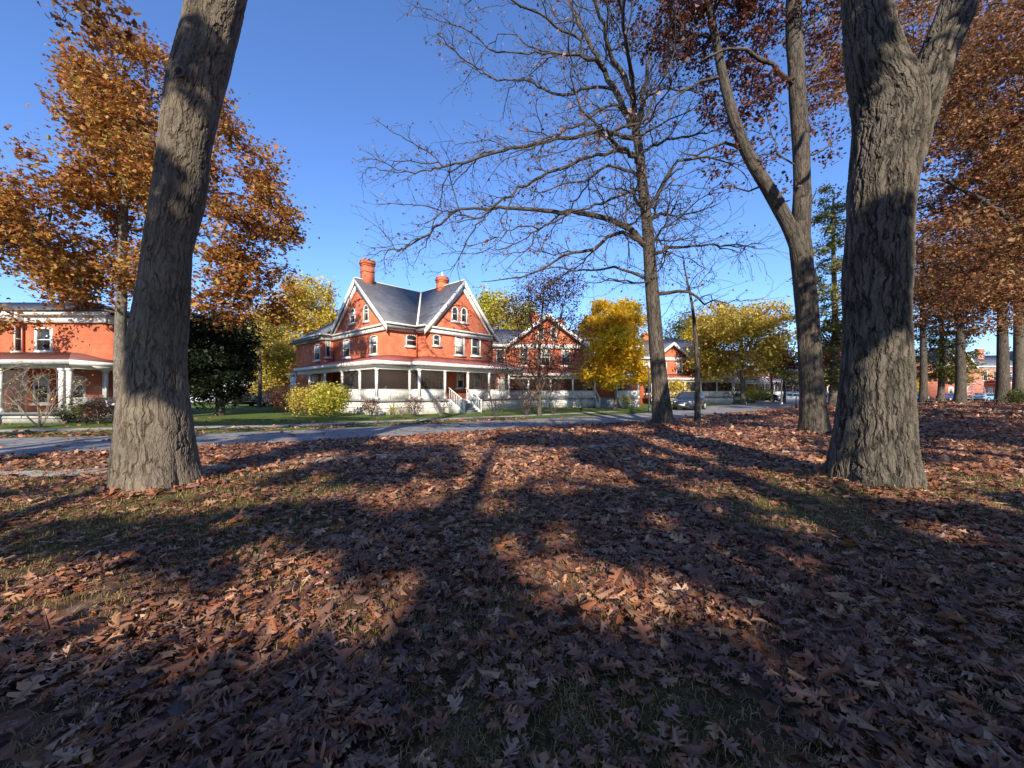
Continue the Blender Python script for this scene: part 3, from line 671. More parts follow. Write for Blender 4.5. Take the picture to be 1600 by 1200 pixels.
def right_oak():
    D = 6.45
    e = [(790, 1284, 1458), (768, 1290, 1450), (740, 1293, 1444), (716, 1297, 1439), (680, 1302, 1435), (633, 1307, 1432), (550, 1313, 1428), (467, 1317, 1427), (383, 1319, 1430), (300, 1322, 1437), (240, 1328, 1445), (190, 1330, 1452), (150, 1327, 1446), (110, 1324, 1420), (60, 1319, 1402), (0, 1316, 1391), (-80, 1312, 1384), (-220, 1300, 1365), (-400, 1290, 1345)]
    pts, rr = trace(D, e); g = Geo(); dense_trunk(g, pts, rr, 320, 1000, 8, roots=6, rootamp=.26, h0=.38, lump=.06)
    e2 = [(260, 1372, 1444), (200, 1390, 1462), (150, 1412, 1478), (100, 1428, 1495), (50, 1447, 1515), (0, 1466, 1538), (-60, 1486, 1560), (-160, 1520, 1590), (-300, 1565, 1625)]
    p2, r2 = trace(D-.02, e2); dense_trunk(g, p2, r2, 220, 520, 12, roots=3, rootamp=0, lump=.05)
    s = Skel(15); rng = np.random.default_rng(15); a = np.array(pts[-1]); c = np.array(p2[-1])
    s.chain([pts[-2], pts[-1]], -1, .33, .3); s.chain([p2[-2], p2[-1]], -1, .33, .3)
    s.limb([a, a+[-.4, .4, 2], a+[-1.4, .8, 5]], .26, .07, parent=1); s.limb([c, c+[1.2, .2, 1.6], c+[2.6, -.3, 4.6]], .28, .07, parent=3)
    s.limb([c, c+[1.6, 1.4, 1.0], c+[3.5, 2.4, 2.2]], .16, .05, parent=3)
    for q in lobes_points(rng, [((7, 6, 17), (5, 4, 4)), ((11, 7, 15), (3, 3, 3))], 180, .3, .3): s.connect(q, .5, .1)
    s.finish(.006, .46); s.draw(g, 1, skip=2)
    b = np.array([pts[1][0], D, 0.]); root = empty('oak_tree', tuple(b), label='massive oak with deeply furrowed dark bark whose trunk forks near the top of view', cat='tree')
    for v in g.V: v -= b
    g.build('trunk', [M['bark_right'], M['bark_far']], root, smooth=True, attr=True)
    t0 = s.P[s.tips]; P0 = np.repeat(t0, 8, 0) + rng.normal(0, .35, (len(t0)*8, 3)); P0 = P0[keep_shade(P0, rng)]
    g2 = Geo(); crown_leaves(g2, P0-b, .14, rng, True); g2.build('crown', M['lf_russet'], root)
    # moss-brown burl at the foot
    k = Geo(); c = np.array([5.64, 6.08, .22]); nrm = np.array([-.69, -.72, .1]); L = np.array([c - b + nrm*t for t in (-.12, -.02, .05, .10, .13)])
    tube(k, L, np.array([.17, .16, .13, .08, .02]), 28, 0, cap=True, rf=lambda th, q: 1+.16*np.sin(th*3+1)+.08*np.sin(th*5+q)); k.build('burl', M['bark_right'], root, smooth=True, attr=True)
right_oak()

def center_oak():
    D = 18.5; s = Skel(21); rng = np.random.default_rng(21)
    def P(px, py, dy=0): return at(px, D+dy, py)
    tr = [P(1037, 672), P(1035, 650), P(1031, 600), P(1024, 520), P(1017, 430), P(1011, 350), P(1004, 290), P(998, 230), P(991, 195)]
    rt = [.60, .48, .37, .33, .30, .25, .215, .195, .18]
    tp = catmull(np.array(tr), .3); sl = np.linspace(0, 1, len(tp)); src = np.linspace(0, 1, len(tr)); 
    zz = tp[:, 2]; rz = np.interp(-zz, [-q[2] for q in tr][::-1], rt[::-1])if False else np.interp(zz, [q[2] for q in tr], rt)
    par = -1; ids = []
    for q, r in zip(tp, rz): par = s.node(q, par, r); ids.append(par)
    s.ch.append(ids)
    B = [
     ([(991,195),(984,192),(962,144),(920,68),(888,0),(860,-70)], .15, .03, .2), ([(991,195),(988,150),(960,92),(938,24),(926,-30),(910,-90)], .14, .03, -.4),
     ([(995,210),(1003,160),(1013,100),(1026,40),(1044,0),(1062,-60)], .13, .03, .5), ([(991,195),(990,120),(975,40),(985,-60)], .10, .03, -1.0),
     ([(1008,385),(992,366),(968,348),(920,336),(840,328),(800,326),(720,328),(688,350),(640,384),(604,392)], .15, .02, .25),
     ([(1010,392),(985,370),(960,364),(928,388),(880,400),(824,432),(752,440)], .10, .015, -.3), ([(1005,300),(992,296),(952,312),(896,332),(856,352),(800,360)], .07, .012, -.6),
     ([(1002,275),(988,268),(952,260),(912,280),(856,296),(816,320)], .08, .012, .5), ([(1000,245),(984,240),(944,240),(880,260),(824,288),(788,312),(756,332)], .09, .012, -.2),
     ([(996,215),(975,210),(944,208),(912,212),(840,224),(772,240),(712,256),(608,250)], .09, .012, .3), ([(972,164),(948,168),(896,200),(840,224),(790,240)], .06, .012, -.7),
     ([(956,140),(920,136),(880,148),(824,128),(760,120)], .06, .012, .7), ([(940,104),(904,86),(824,84),(776,80),(736,52),(696,30)], .06, .012, 0),
     ([(920,70),(880,48),(840,24),(800,0),(770,-30)], .05, .012, -.4), ([(1012,330),(1028,306),(1040,280),(1060,252),(1104,244),(1150,262)], .09, .02, -.3),
     ([(1015,400),(1032,392),(1060,388),(1108,382),(1156,394)], .08, .012, .4), ([(1019,458),(1040,458),(1076,458),(1104,474),(1150,468)], .09, .012, .1),
     ([(1000,240),(1020,228),(1040,220),(1104,208),(1150,190)], .05, .01, .5), ([(998,215),(1030,195),(1064,180),(1100,150)], .05, .01, -.5), ([(1003,165),(1024,142),(1072,140),(1120,160)], .05, .01, .2),
     ([(1014,385),(1036,360),(1060,340),(1090,310),(1130,300)], .05, .01, -.6), ([(1018,438),(985,428),(960,416),(912,424),(856,420),(800,440)], .07, .01, .5), ([(1018,442),(990,440),(960,438),(930,440),(900,452)], .05, .01, -.8),
     ([(1000,260),(985,240),(960,225),(940,190)], .06, .01, -2.4), ([(1008,330),(1000,318),(980,300),(960,290)], .07, .01, -3.0), ([(1010,350),(1030,335),(1050,330),(1065,300)], .07, .01, 2.6),
    ]
    for pts, r0, r1, sl_ in B:
        L = []; acc = 0
        for i, (px, py) in enumerate(pts):
            if i: acc += math.hypot(px-pts[i-1][0], py-pts[i-1][1])/F*D
            L.append(P(px, py, sl_*acc))
        s.limb(L, r0, r1, wob=.05, seg=.4)
    nb = s.n
    # secondary branches, then twigs, spread through the flat layered crown
    base_nodes = s.P[len(tp):nb].copy()
    i1 = rng.integers(0, len(base_nodes), 650); off = rng.normal(0, 1, (650, 3))*[1.3, 1.6, .9]; off[:, 2] += .15
    T = base_nodes[i1] + off + (base_nodes[i1]-np.array(tp[-4]))*rng.uniform(0, .16, (650, 1))
    T = T[T[:, 2] > 6.2]
    for q in T: s.connect(q, .35, .05, kdir=1.15, lo=len(tp)-8, curve=.35)
    n2 = s.n; nodes = s.P[nb:n2].copy(); s.tips = []
    i2 = rng.integers(0, len(nodes), 5200); T = nodes[i2] + rng.normal(0, .55, (5200, 3)); T = T[T[:, 2] > 6.0]
    for q in T: s.connect(q, .25, .03, kdir=1.15, lo=len(tp), curve=.3, maxd=1.8)
    s.finish(.0085, .42)
    b = np.array([tr[0][0], D, 0.]); root = empty('oak_tree', tuple(b), label='tall almost leafless oak with wide spreading bare branches at the edge of the street', cat='tree')
    g = Geo(); s.draw(g, 0)
    for v in g.V: v -= b
    g.build('trunk', M['bark_mid'], root, smooth=True, attr=True)
    t = s.P[s.tips]; left = t[:, 0] < 5.5
    P0 = np.repeat(t, 2, 0) + rng.normal(0, .1, (len(t)*2, 3)); keep = rng.uniform(0, 1, len(P0)) < np.where(P0[:, 0] < 3, .9, .5); P0 = P0[keep]
    g2 = Geo(); crown_leaves(g2, P0-b, .11, rng, False, 1.2); g2.build('crown', M['lf_dry'], root)
center_oak()

def fork_oak():
    D = 14.8; s = Skel(31); rng = np.random.default_rng(31)
    def P(px, py, dy=0): return at(px, D+dy, py)
    tr = [P(1273, 684), P(1272, 660), P(1268, 600), P(1263, 520), P(1258, 450), P(1250, 385), P(1244, 350)]; rt = [.56, .46, .39, .37, .36, .36, .35]
    g = Geo(); dense_trunk(g, tr, rt, 140, 300, 33, roots=4, rootamp=.12, h0=.5, lump=.04)
    s.chain([tr[-2], tr[-1]], -1, .33, .33)
    L1 = [(1252,415),(1238,365),(1218,325),(1196,287),(1178,258),(1160,222),(1145,180),(1130,120),(1118,60),(1106,0),(1090,-80)]
    L2 = [(1250,380),(1252,340),(1253,290),(1251,220),(1246,150),(1243,90),(1240,40),(1240,0),(1238,-90)]
    p1 = [P(a, b, -.004*i*i) for i, (a, b) in enumerate(L1)]; p2 = [P(a, b, .01*i*i) for i, (a, b) in enumerate(L2)]
    dense_trunk(g, p1, [.20, .25, .245, .225, .215, .20, .18, .16, .135, .11, .08], 80, 240, 35, rootamp=0); dense_trunk(g, p2, [.34, .31, .285, .28, .28, .28, .27, .26, .22], 100, 240, 37, rootamp=0)
    s.limb(p1, .1, .05, parent=1, wob=0); s.limb(p2, .1, .08, parent=1, wob=0); sk = len(s.ch)
    for pts, r0, r1, sl_ in [([(1240,135),(1225,122),(1205,100),(1190,90),(1165,81),(1131,77),(1095,95)], .09, .03, -.2), ([(1262,120),(1285,90),(1310,60),(1330,40)], .06, .02, .3),
        ([(1240,260),(1215,235),(1185,140)], .03, .01, .4), ([(1128,120),(1095,130),(1060,150),(1040,190)], .06, .02, -.4), ([(1165,235),(1130,225),(1090,240),(1060,235)], .06, .02, .4), ([(1118,60),(1085,50),(1050,20)], .06, .02, -.3),
        ([(1200,292),(1170,300),(1140,290),(1110,300)], .04, .01, .5), ([(1250,250),(1290,230),(1320,200)], .05, .01, .6), ([(1244,60),(1275,20),(1300,-30)], .08, .02, .4), ([(1256,330),(1275,300),(1300,290)], .03, .01, .2)]:
        L = []; acc = 0
        for i, (px, py) in enumerate(pts):
            if i: acc += math.hypot(px-pts[i-1][0], py-pts[i-1][1])/F*D
            L.append(P(px, py, sl_*acc))
        s.limb(L, r0, r1, wob=.04, seg=.3)
    lobes = [(P(1130, 60), (2.2, 2.2, 2.0)), (P(1080, 110, -.5), (1.2, 1.2, 1.3)), (P(1155, 150, .3), (1.5, 1.6, 1.3)), (P(1185, 220, .5), (1.1, 1.3, 1.1)), (P(1145, 260, .2), (1.2, 1.2, .9)), (P(1290, 200, .6), (1.3, 1.4, 1.6)), (P(1310, 70, .8), (1.5, 1.6, 1.8)), (P(1200, 10, .4), (2.0, 2, 1.0)), (P(1215, 290, 0), (.6, .7, .6)), (P(1100, -60, 0), (4, 3.5, 2.5)), (P(1280, -90, 0), (4, 4, 3))]
    for q in lobes_points(rng, lobes, 900, .15, .38, 6): s.connect(q, .25, .07, kdir=.6, curve=.4, maxd=3)
    s.finish(.007, .42); s.draw(g, 1, skip=sk)
    b = np.array([tr[0][0], D, 0.]); root = empty('oak_tree', tuple(b), label='dark oak forking into two leaders with sparse clinging russet leaves, beside the biggest furrowed trunk', cat='tree')
    for v in g.V: v -= b
    g.build('trunk', [M['bark_mid'], M['bark_mid']], root, smooth=True, attr=True)
    t = s.P[s.tips]; dens = np.where((t[:, 0] < at(1210, D)) & (t[:, 2] > CAMZ+(HZ-170)/F*D), 34, 13)
    P0 = np.repeat(t, dens, 0); P0 = P0 + rng.normal(0, .17, P0.shape)
    g2 = Geo(); crown_leaves(g2, P0-b, .13, rng, True, 1.3); g2.build('crown', M['lf_dark'], root)
fork_oak()

# sapling beside the street, bare
def T3(px, py, Y): return np.array(at(px, Y, py))
S = 19.0
make_tree('young_tree', 'slim bare young tree standing just beyond the near-leafless oak at the kerb', (at(1090, S), S), [T3(1090, 664, S)*[1, 1, 0], T3(1089, 560, S), T3(1082, 480, S), T3(1074, 440, S), T3(1068, 410, S)], .15,
          [(T3(1070, 420, S), (2.2, 1.8, 1.3)), (T3(1100, 470, S), (1.9, 1.5, 1.2)), (T3(1050, 500, S), (1.2, 1.2, 1.0)), (T3(1075, 400, S), (1.0, 1.0, .8))], 190, 1, .08, M['lf_gold'], M['bark_mid'], 41, seg=.3, rtip=.0075, p=.40, shell=.1, hole=.2, flare=1.2, order=.35, leafsel=.3, wob=.05, sig=.1, curve=.5)

# the big orange maple in front of the left-hand house
def orange_tree():
    Y = 21.0; c = lambda px, py, dy=0: T3(px, py, Y+dy)
    lobes = [(c(215, 130), (2.6, 2.6, 2.3)), (c(130, 160, -.5), (1.8, 2.2, 1.7)), (c(190, 240), (4.2, 4, 3.0)), (c(90, 260, .6), (3.0, 3, 2.2)), (c(20, 300), (2.6, 3, 2.6)), (c(375, 255, .5), (1.9, 2.2, 1.7)), (c(380, 330), (2.6, 3, 2.2)), (c(425, 350, .5), (1.5, 1.8, 1.1)), (c(300, 300, -1), (3.2, 3, 2.6)), (c(110, 350), (5.0, 4.4, 2.2)), (c(30, 420, 0), (3.2, 3.2, 1.7)), (c(390, 430, 0), (2.2, 2.4, 1.6)), (c(300, 420, 0), (2.6, 2.4, 2.0)), (c(180, 430, 0), (2.6, 2.4, 1.0)), (c(100, 445, .5), (2.6, 2.2, .9)), (c(20, 460, .5), (2.6, 2.2, .8)), (c(70, 478, 0), (2.4, 2.0, .7)), (c(150, 470, 0), (1.8, 1.8, .7)), (c(10, 500, -.5), (1.2, 1.2, .5)), (c(420, 480, .5), (1.4, 1.6, 1.2)), (c(340, 480, .5), (1.8, 1.6, 1.2)), (c(130, 120, 0), (.9, .9, .8)), (c(225, 80, 0), (1.2, 1.2, 1.1)), (c(330, 190, 0), (1.2, 1.4, 1.6))]
    make_tree('maple_tree', 'big orange maple in full autumn colour behind the leaning trunk', (at(190, Y), Y), [c(190, 655)*[1, 1, 0], c(188, 560), c(190, 450), c(193, 350), c(200, 240), c(210, 150)], 0.30, lobes, 1400, 52, .19, M['lf_orange'], M['bark_dapple'], 51, sig=.40, seg=.6, rtip=.012, p=.36, hole=.39, flat=.9, flatz=.55, shell=.2, flare=1.3, order=.3, lobed=True)
orange_tree()

def leafy(name, label, px, Yd, top, bot, halfw, leaf, seed, r0=.2, n=260, nl=55, ls=.2, bark='bark_far', pyb=None, lob=7, hole=.3, cone=0, **kw):
    """a crown between photo rows top and bot on a trunk at column px"""
    rng = np.random.default_rng(seed); zt = CAMZ+(HZ-top)/F*Yd; zb = CAMZ+(HZ-bot)/F*Yd; x = at(px, Yd); W = halfw/F*Yd; H = (zt-zb)/2
    lobes = [((x, Yd, (zt+zb)/2), (W*.75, W*.7, H*.85))]
    for i in range(lob):
        a = rng.uniform(0, 2*PI); t = rng.uniform(-.75, .8); rr = math.sqrt(1-t*t*.8)*(1 - cone*max(0, t))
        q = rng.uniform(.28, .5); lobes.append(((x+math.cos(a)*W*rr*.66, Yd+math.sin(a)*W*rr*.6, (zt+zb)/2+t*H*.8), (W*q, W*q, min(H*.5, W*q*.8))))
    d = dict(seg=.8, sig=.5, rtip=.012, hole=hole, shell=.2, flatz=.6, p=.42, flare=1.3, order=.45 if zb > 2.5 else .3); d.update(kw)
    return make_tree(name, label, (x, Yd), [(x, Yd, 0), (x+.1, Yd, zb*.6+.3), (x-.1, Yd, (zt+zb)/2), (x, Yd, zt*.85+zb*.15)], r0, lobes, n, nl, ls, leaf, M[bark], seed, **d)

leafy('maple_tree', 'small bright yellow-orange maple on the lawn before the second brick house', 960, 36, 452, 622, 57, M['lf_yellow'], 61, .16, 520, 75, .24, 'bark_far', lob=10, hole=.2, shell=.3, sig=.38, rtip=.008)
leafy('maple_tree', 'large yellow broad-crowned tree behind the parked dark car', 1160, 50, 462, 612, 72, M['lf_gold'], 62, .32, 560, 60, .3, 'bark_far', lob=12, hole=.3, sig=.65, order=.2)
leafy('tree', 'yellow and orange tree close behind the parked car roof', 1088, 66, 470, 600, 34, M['lf_yellow'], 66, .25, 160, 60, .3, 'bark_far', lob=6, sig=.6)
leafy('tree', 'smaller yellow-green tree right of the broad yellow crown', 1205, 60, 505, 600, 32, M['lf_gold'], 67, .2, 150, 50, .28, 'bark_far', lob=6)
leafy('tree', 'brown-leaved little tree beside the white pole down the street', 1225, 58, 535, 612, 28, M['lf_dark'], 68, .2, 130, 45, .25, 'bark_far', lob=5)
leafy('willow_tree', 'yellow-green tree rising behind the roof of the near brick house', 788, 62, 440, 610, 66, M['lf_willow'], 63, .4, 520, 70, .38, 'bark_far', lob=9, sig=.8)
leafy('tree', 'orange-yellow tree behind the left roof slope and far chimney', 478, 55, 414, 610, 66, M['lf_gold'], 64, .4, 480, 60, .33, 'bark_pale', lob=9, sig=.7, order=.15)
leafy('tree', 'pale gold shrubby tree filling the gap left of the near brick house', 425, 46, 505, 636, 48, M['lf_gold'], 65, .15, 380, 55, .26, 'bark_pale', lob=7, order=.1)
leafy('tree', 'faded green tree over the grey roof of the third house', 1062, 78, 478, 600, 30, M['lf_green'], 70, .3, 150, 55, .36, 'bark_far', lob=5, sig=.8)
leafy('evergreen_tree', 'near-black low evergreen on the lawn right of the leaning oak', 342, 27, 470, 650, 66, M['lf_ever'], 69, .28, 560, 120, .17, 'bark_far', lob=10, hole=.1, sig=.4, order=.2)
leafy('tree', 'thin mixed gold tree right behind the near-black evergreen', 405, 40, 470, 560, 40, M['lf_gold'], 71, .2, 130, 40, .22, 'bark_far', lob=6)
leafy('small_tree', 'small crimson tree in the slot between two dark oak trunks', 1303, 50, 520, 600, 22, M['lf_red'], 72, .12, 160, 60, .22, 'bark_far', lob=5)

# dark multi-stemmed small tree on the verge
Y = 26.0
make_tree('small_tree', 'dark upswept small tree with thin purple-brown leaves on the street verge', (at(843, Y), Y), [T3(843, 652, Y)*[1, 1, 0], T3(843, 610, Y), T3(842, 560, Y), T3(846, 500, Y), T3(850, 450, Y)], .15,
          [(T3(845, 450, Y), (1.6, 1.4, 1.4)), (T3(845, 480, Y), (2.6, 2.2, 2.2)), (T3(880, 450, Y), (1.6, 1.6, 1.2)), (T3(800, 500, Y), (1.6, 1.6, 1.6)), (T3(890, 520, Y), (1.6, 1.6, 1.4)), (T3(845, 550, Y), (2.8, 2.2, 1.4)), (T3(843, 590, Y), (2.0, 1.8, 1.2)), (T3(785, 560, Y), (1.3, 1.3, 1.2)), (T3(900, 570, Y), (1.2, 1.2, 1.1))], 1700, 9, .12, M['lf_dark'], M['bark_far'], 73, seg=.4, rtip=.008, p=.40, sig=.25, hole=.2, shell=.1, order=.25, kdir=1.1, curve=.55, flare=1.2, wob=.04, limbs=[([T3(843, 622, Y), T3(835, 590, Y+.1), T3(815, 540, Y+.2), T3(800, 470, Y)], .075, .025), ([T3(843, 618, Y), T3(856, 580, Y-.2), T3(872, 520, Y-.3), T3(886, 450, Y)], .075, .025), ([T3(843, 605, Y), T3(838, 560, Y-.5), T3(828, 480, Y-.8), T3(825, 440, Y-.8)], .06, .02), ([T3(843, 630, Y), T3(866, 600, Y+.3), T3(895, 560, Y+.5), T3(905, 520, Y+.5)], .06, .02), ([T3(843, 625, Y), T3(818, 600, Y-.3), T3(795, 570, Y-.3), T3(782, 530, Y)], .06, .02)])

# pine between the two right-hand oaks, and one more behind
def pine(label, px, Yd, top, bot, halfw, seed):
    rng = np.random.default_rng(seed); x = at(px, Yd); zt = CAMZ+(HZ-top)/F*Yd; zb = CAMZ+(HZ-bot)/F*Yd; W = halfw/F*Yd; lobes = []
    k = 26
    for i in range(k):
        t = i/(k-1); z = zb+(zt-zb)*t; a = i*2.4; w = W*(1-.65*t)*rng.uniform(.5, .9); d = W*(1-.6*t)*.5
        lobes.append(((x+math.cos(a)*d, Yd+math.sin(a)*d, z), (w*.8, w*.8, rng.uniform(.6, 1.3))))
    make_tree('pine_tree', label, (x, Yd), [(x, Yd, 0), (x+.2, Yd, zt*.4), (x, Yd, zt*.75), (x, Yd, zt*.97)], .42, lobes, 400, 60, .27, M['lf_pine'], M['bark_far'], seed, seg=.9, sig=.55, flatz=.4, hole=0, rtip=.014, order=.25, flat=.8, shell=.1)
pine('tall layered green pine in the slot between the forked oak and the furrowed oak', 1302, 45, 300, 600, 62, 81)
pine('dark green pine behind the slim trunks at the park side', 1470, 62, 420, 590, 50, 82)

# park trees on the right: trunks one can count
oakrow = 'oaks across the park lawn'
leafy('oak_tree', 'park oak with whitish lower trunk next to the furrowed oak', 1442, 56, 330, 545, 70, M['lf_russet'], 83, .46, 260, 45, .3, 'bark_mid', lob=9, group=oakrow, sig=.7)
leafy('oak_tree', 'park oak with straight dark trunk in front of the far gabled house', 1500, 54, 300, 555, 95, M['lf_russet'], 84, .58, 320, 40, .32, 'bark_mid', lob=9, group=oakrow, sig=.8)
leafy('oak_tree', 'park oak with dappled pale trunk beside the picnic table', 1566, 52, 280, 560, 120, M['lf_russet'], 85, .66, 380, 40, .32, 'bark_mid', lob=9, group=oakrow, sig=.8)
leafy('oak_tree', 'park oak with broad shaded trunk just past the picnic table trunk', 1592, 60, 290, 560, 100, M['lf_russet'], 86, .75, 240, 40, .34, 'bark_far', lob=8, group=oakrow, sig=.8)
leafy('small_tree', 'bright orange small tree glowing beside the whitish park trunk', 1432, 72, 583, 616, 10, M['lf_yellow'], 87, .1, 60, 50, .28, 'bark_far', lob=4)

def overhang_oaks():
    c = T3
    Y = 22.0; x = at(1700, Y)
    lobes = [(c(1560, 150, Y), (3.2, 3, 2.6)), (c(1500, 230, Y), (2.4, 2.6, 1.8)), (c(1530, 300, Y), (3.6, 3, 1.8)), (c(1580, 380, Y), (3.2, 3, 1.6)), (c(1490, 370, Y-1), (2.0, 2.2, 1.3)), (c(1600, 250, Y), (3, 3, 3)), (c(1540, 60, Y), (3, 3, 1.8)), (c(1700, 200, Y), (6, 5, 6)), (c(1560, 440, Y), (3.0, 2.6, 1.2)), (c(1480, 150, Y), (1.2, 1.4, 1.0))]
    limbs = [([(x, Y, 5.0), c(1640, 400, Y), c(1560, 330, Y), c(1480, 285, Y), c(1440, 280, Y-.5)], .22, .06), ([(x, Y, 9), c(1640, 240, Y), c(1560, 190, Y), c(1490, 180, Y)], .2, .06), ([(x, Y, 12), c(1650, 60, Y), c(1590, 10, Y), c(1550, 5, Y)], .16, .05)]
    make_tree('oak_tree', 'russet oak whose layered orange-brown boughs reach in past the furrowed oak', (x, Y), [(x, Y, 0), (x, Y, 6), (x+.3, Y, 13), (x, Y, 20)], .55, lobes, 900, 50, .17, M['lf_russet'], M['bark_mid'], 91, sig=.42, flatz=.35, hole=.36, seg=.6, limbs=limbs, order=.25, p=.4, rtip=.01, lobed=True)
    Y = 33.0; x = at(1665, Y)
    lobes = [(c(1300, 60, Y), (2.6, 3, 3)), (c(1290, 140, Y), (2.2, 2.5, 1.8)), (c(1500, 80, Y), (4, 3, 3.5)), (c(1440, 130, Y), (4, 3, 3)), (c(1620, 330, Y), (7, 5, 6)), (c(1500, 430, Y), (4, 3, 3)), (c(1560, 120, Y), (6, 5, 6)), (c(1470, 20, Y), (5, 4, 3)), (c(1380, 80, Y), (5, 4, 4))]
    make_tree('oak_tree', 'tall pale-russet oak crown showing high between the forked oak and the furrowed oak', (x, Y), [(x, Y, 0), (x, Y, 10), (at(1560, Y), Y, 20), (at(1480, Y), Y, 30)], .7, lobes, 950, 42, .24, M['lf_russet'], M['bark_far'], 92, sig=.6, flatz=.5, hole=.36, seg=.9, order=.3, p=.4, rtip=.012)
overhang_oaks()

# unseen oaks behind the camera, crowns shaped to throw the foreground's shade
def shade_tree(label, x, y, H, lobes, n, seed, fork=9, r0=.38, rej=keep_shade, ls=.24, nl=46, leaf='lf_russet', limbs=()):
    make_tree('oak_tree', label, (x, y), [(x, y, 0), (x+.1, y, H*.3), (x-.1, y, H*.6), (x, y, H*.85)], r0, lobes, n, nl, ls, M[leaf], M['bark_mid'], seed, sig=.5, hole=.0, reject=rej, seg=.8, group='oaks behind the viewpoint', flare=1.4, order=.45, lobed=False, p=.40, shell=0, rtip=.012)
def ell(x, gy0, gy1, y, w, d=3.5):
    """crown volume that shades ground rows gy0..gy1 from a tree at depth y"""
    z0 = (gy0-y)/SH; z1 = (gy1-y)/SH; return ((x, y, (z0+z1)/2), (w, d, (z1-z0)/2))
shade_tree('oak behind the viewpoint with a crown reaching low over the leaves on the left', -6.1, -9, 15, [ell(-6, 0, 9, -9, 4.5), ell(-4, -3, 6, -10, 4), ell(-8, 6, 16, -9, 4.5), ell(-9, 0, 8, -11, 4), ell(-5.7, 8, 22, -9, 3)], 800, 101)
shade_tree('oak behind the viewpoint straight back from the middle of the lawn', -.5, -17, 18, [ell(0, -2, 7, -17, 5), ell(-2, 0, 8, -16, 4), ell(2, 3, 12, -17, 5), ell(0, 7, 18, -17, 5)], 800, 102)
shade_tree('thick oak behind the viewpoint towards the furrowed oak', 4.1, -9, 17, [ell(4.5, 0, 9, -9, 4.5), ell(6, 2, 12, -10, 4.5), ell(3, 8, 18, -9, 4), ell(8, -2, 6, -10, 4), ell(6.3, 8, 22, -9, 3)], 1050, 103, r0=.5)
shade_tree('wide oak behind the viewpoint on the park side', 12, -8, 18, [ell(12, -1, 9, -8, 5.5), ell(10, 5, 17, -8, 5.5), ell(15, 8, 20, -8, 5)], 560, 104, r0=.5)
shade_tree('unseen slim oak added behind the viewpoint, high crown shading the lawn', 2.25, -3.2, 17, [ell(-4, 15, 26, -3, 6), ell(4, 14, 27, -3, 6), ell(10, 16, 28, -2, 6), ell(-11, 16, 26, -4, 6)], 620, 108, r0=.26)  # added out of view to put shade on the lawn beyond the road
shade_tree('unseen oak added beside the viewpoint, broad high crown shading lawn and road', -13, -2, 17, [ell(-13, 11, 25, -2, 6), ell(-19, 8, 22, -2, 6)], 620, 109, r0=.36)  # added out of view; its crown shades the left lawn and road
shade_tree('oak behind the viewpoint nearest the street', -14, -6, 15, [ell(-14, 0, 9, -6, 5), ell(-12, 4, 13, -6, 5)], 300, 105, r0=.4)
def keep_half(P, rng): return fbm(P[:, 0]*.30+3, (P[:, 1]+P[:, 2]*SH)*.32, 93, 3) < .54
shade_tree('park-side oak out beside the viewpoint', 22, 3, 18, [ell(22, 12, 24, 3, 6.5, 5), ell(19, 18, 32, 3, 5.5, 5), ell(26, 20, 34, 3, 6, 5), ell(15, 12, 24, 3, 5, 5), ell(14, 9, 16, 3, 4, 4)], 1100, 106, r0=.5, rej=keep_half)
shade_tree('park-side oak standing farther out beyond the frame', 37, 9, 18, [ell(36, 20, 34, 9, 7, 6), ell(40, 26, 44, 9, 7, 6), ell(32, 24, 40, 9, 6, 5), ell(46, 30, 50, 9, 8, 6), ell(54, 34, 56, 9, 8, 6)], 1200, 107, r0=.5, rej=keep_half)

# ------------------------------------------------------------------ distant trees that close the view
def far_trees():
    rng = np.random.default_rng(300); protos = []
    for i, (lf, nm) in enumerate((('lf_gold', 'far gold tree'), ('lf_russet', 'far russet tree'), ('lf_green', 'far green tree'))):
        r_ = np.random.default_rng(i); lobes = [((0, 90, 8), (5, 4, 5)), ((0, 90, 2.6), (5, 4, 2.4)), ((-3, 90, 1.8), (3.5, 3, 1.7)), ((3, 90, 1.8), (3.5, 3, 1.7))] + [((r_.uniform(-4, 4), 90+r_.uniform(-3, 3), r_.uniform(4, 13)), (2.8, 2.8, 2.3)) for _ in range(8)]
        protos.append(make_tree('tree', 'x', (0, 90), [(0, 90, 0), (.2, 90, 4), (0, 90, 9), (.1, 90, 13)], .35, lobes, 230, 60, .5, M[lf], M['bark_far'], 310+i, seg=1.2, sig=.9, hole=.2, shell=.2, rtip=.02, order=.2))
    hues = ['golden', 'russet', 'green']; k = 0
    spots = [(-118, 78), (-104, 88), (-88, 92), (-74, 84), (-62, 96), (-52, 82), (-44, 95), (-32, 100), (-22, 92), (-10, 105), (2, 108), (16, 112), (30, 118), (44, 122), (60, 125), (76, 120), (92, 118), (108, 112), (122, 104), (136, 100), (150, 96), (70, 130), (100, 126), (-80, 74), (-96, 70), (130, 116), (158, 110)]
    for i, (x, y) in enumerate(spots):
        j = i % 3; o = protos[j] if k < 3 and i < 3 else copy_tree(protos[j]); k += 1
        o.location = (x+rng.uniform(-3, 3), y+rng.uniform(-3, 3), 0); o.rotation_euler = (0, 0, rng.uniform(0, 6.28)); q = rng.uniform(.8, 1.15); o.scale = (q*1.1, q*1.1, q)
        tag(o, 'distant autumn tree closing the horizon behind the houses and lawns', 'tree', 'distant trees closing the horizon')
far_trees()

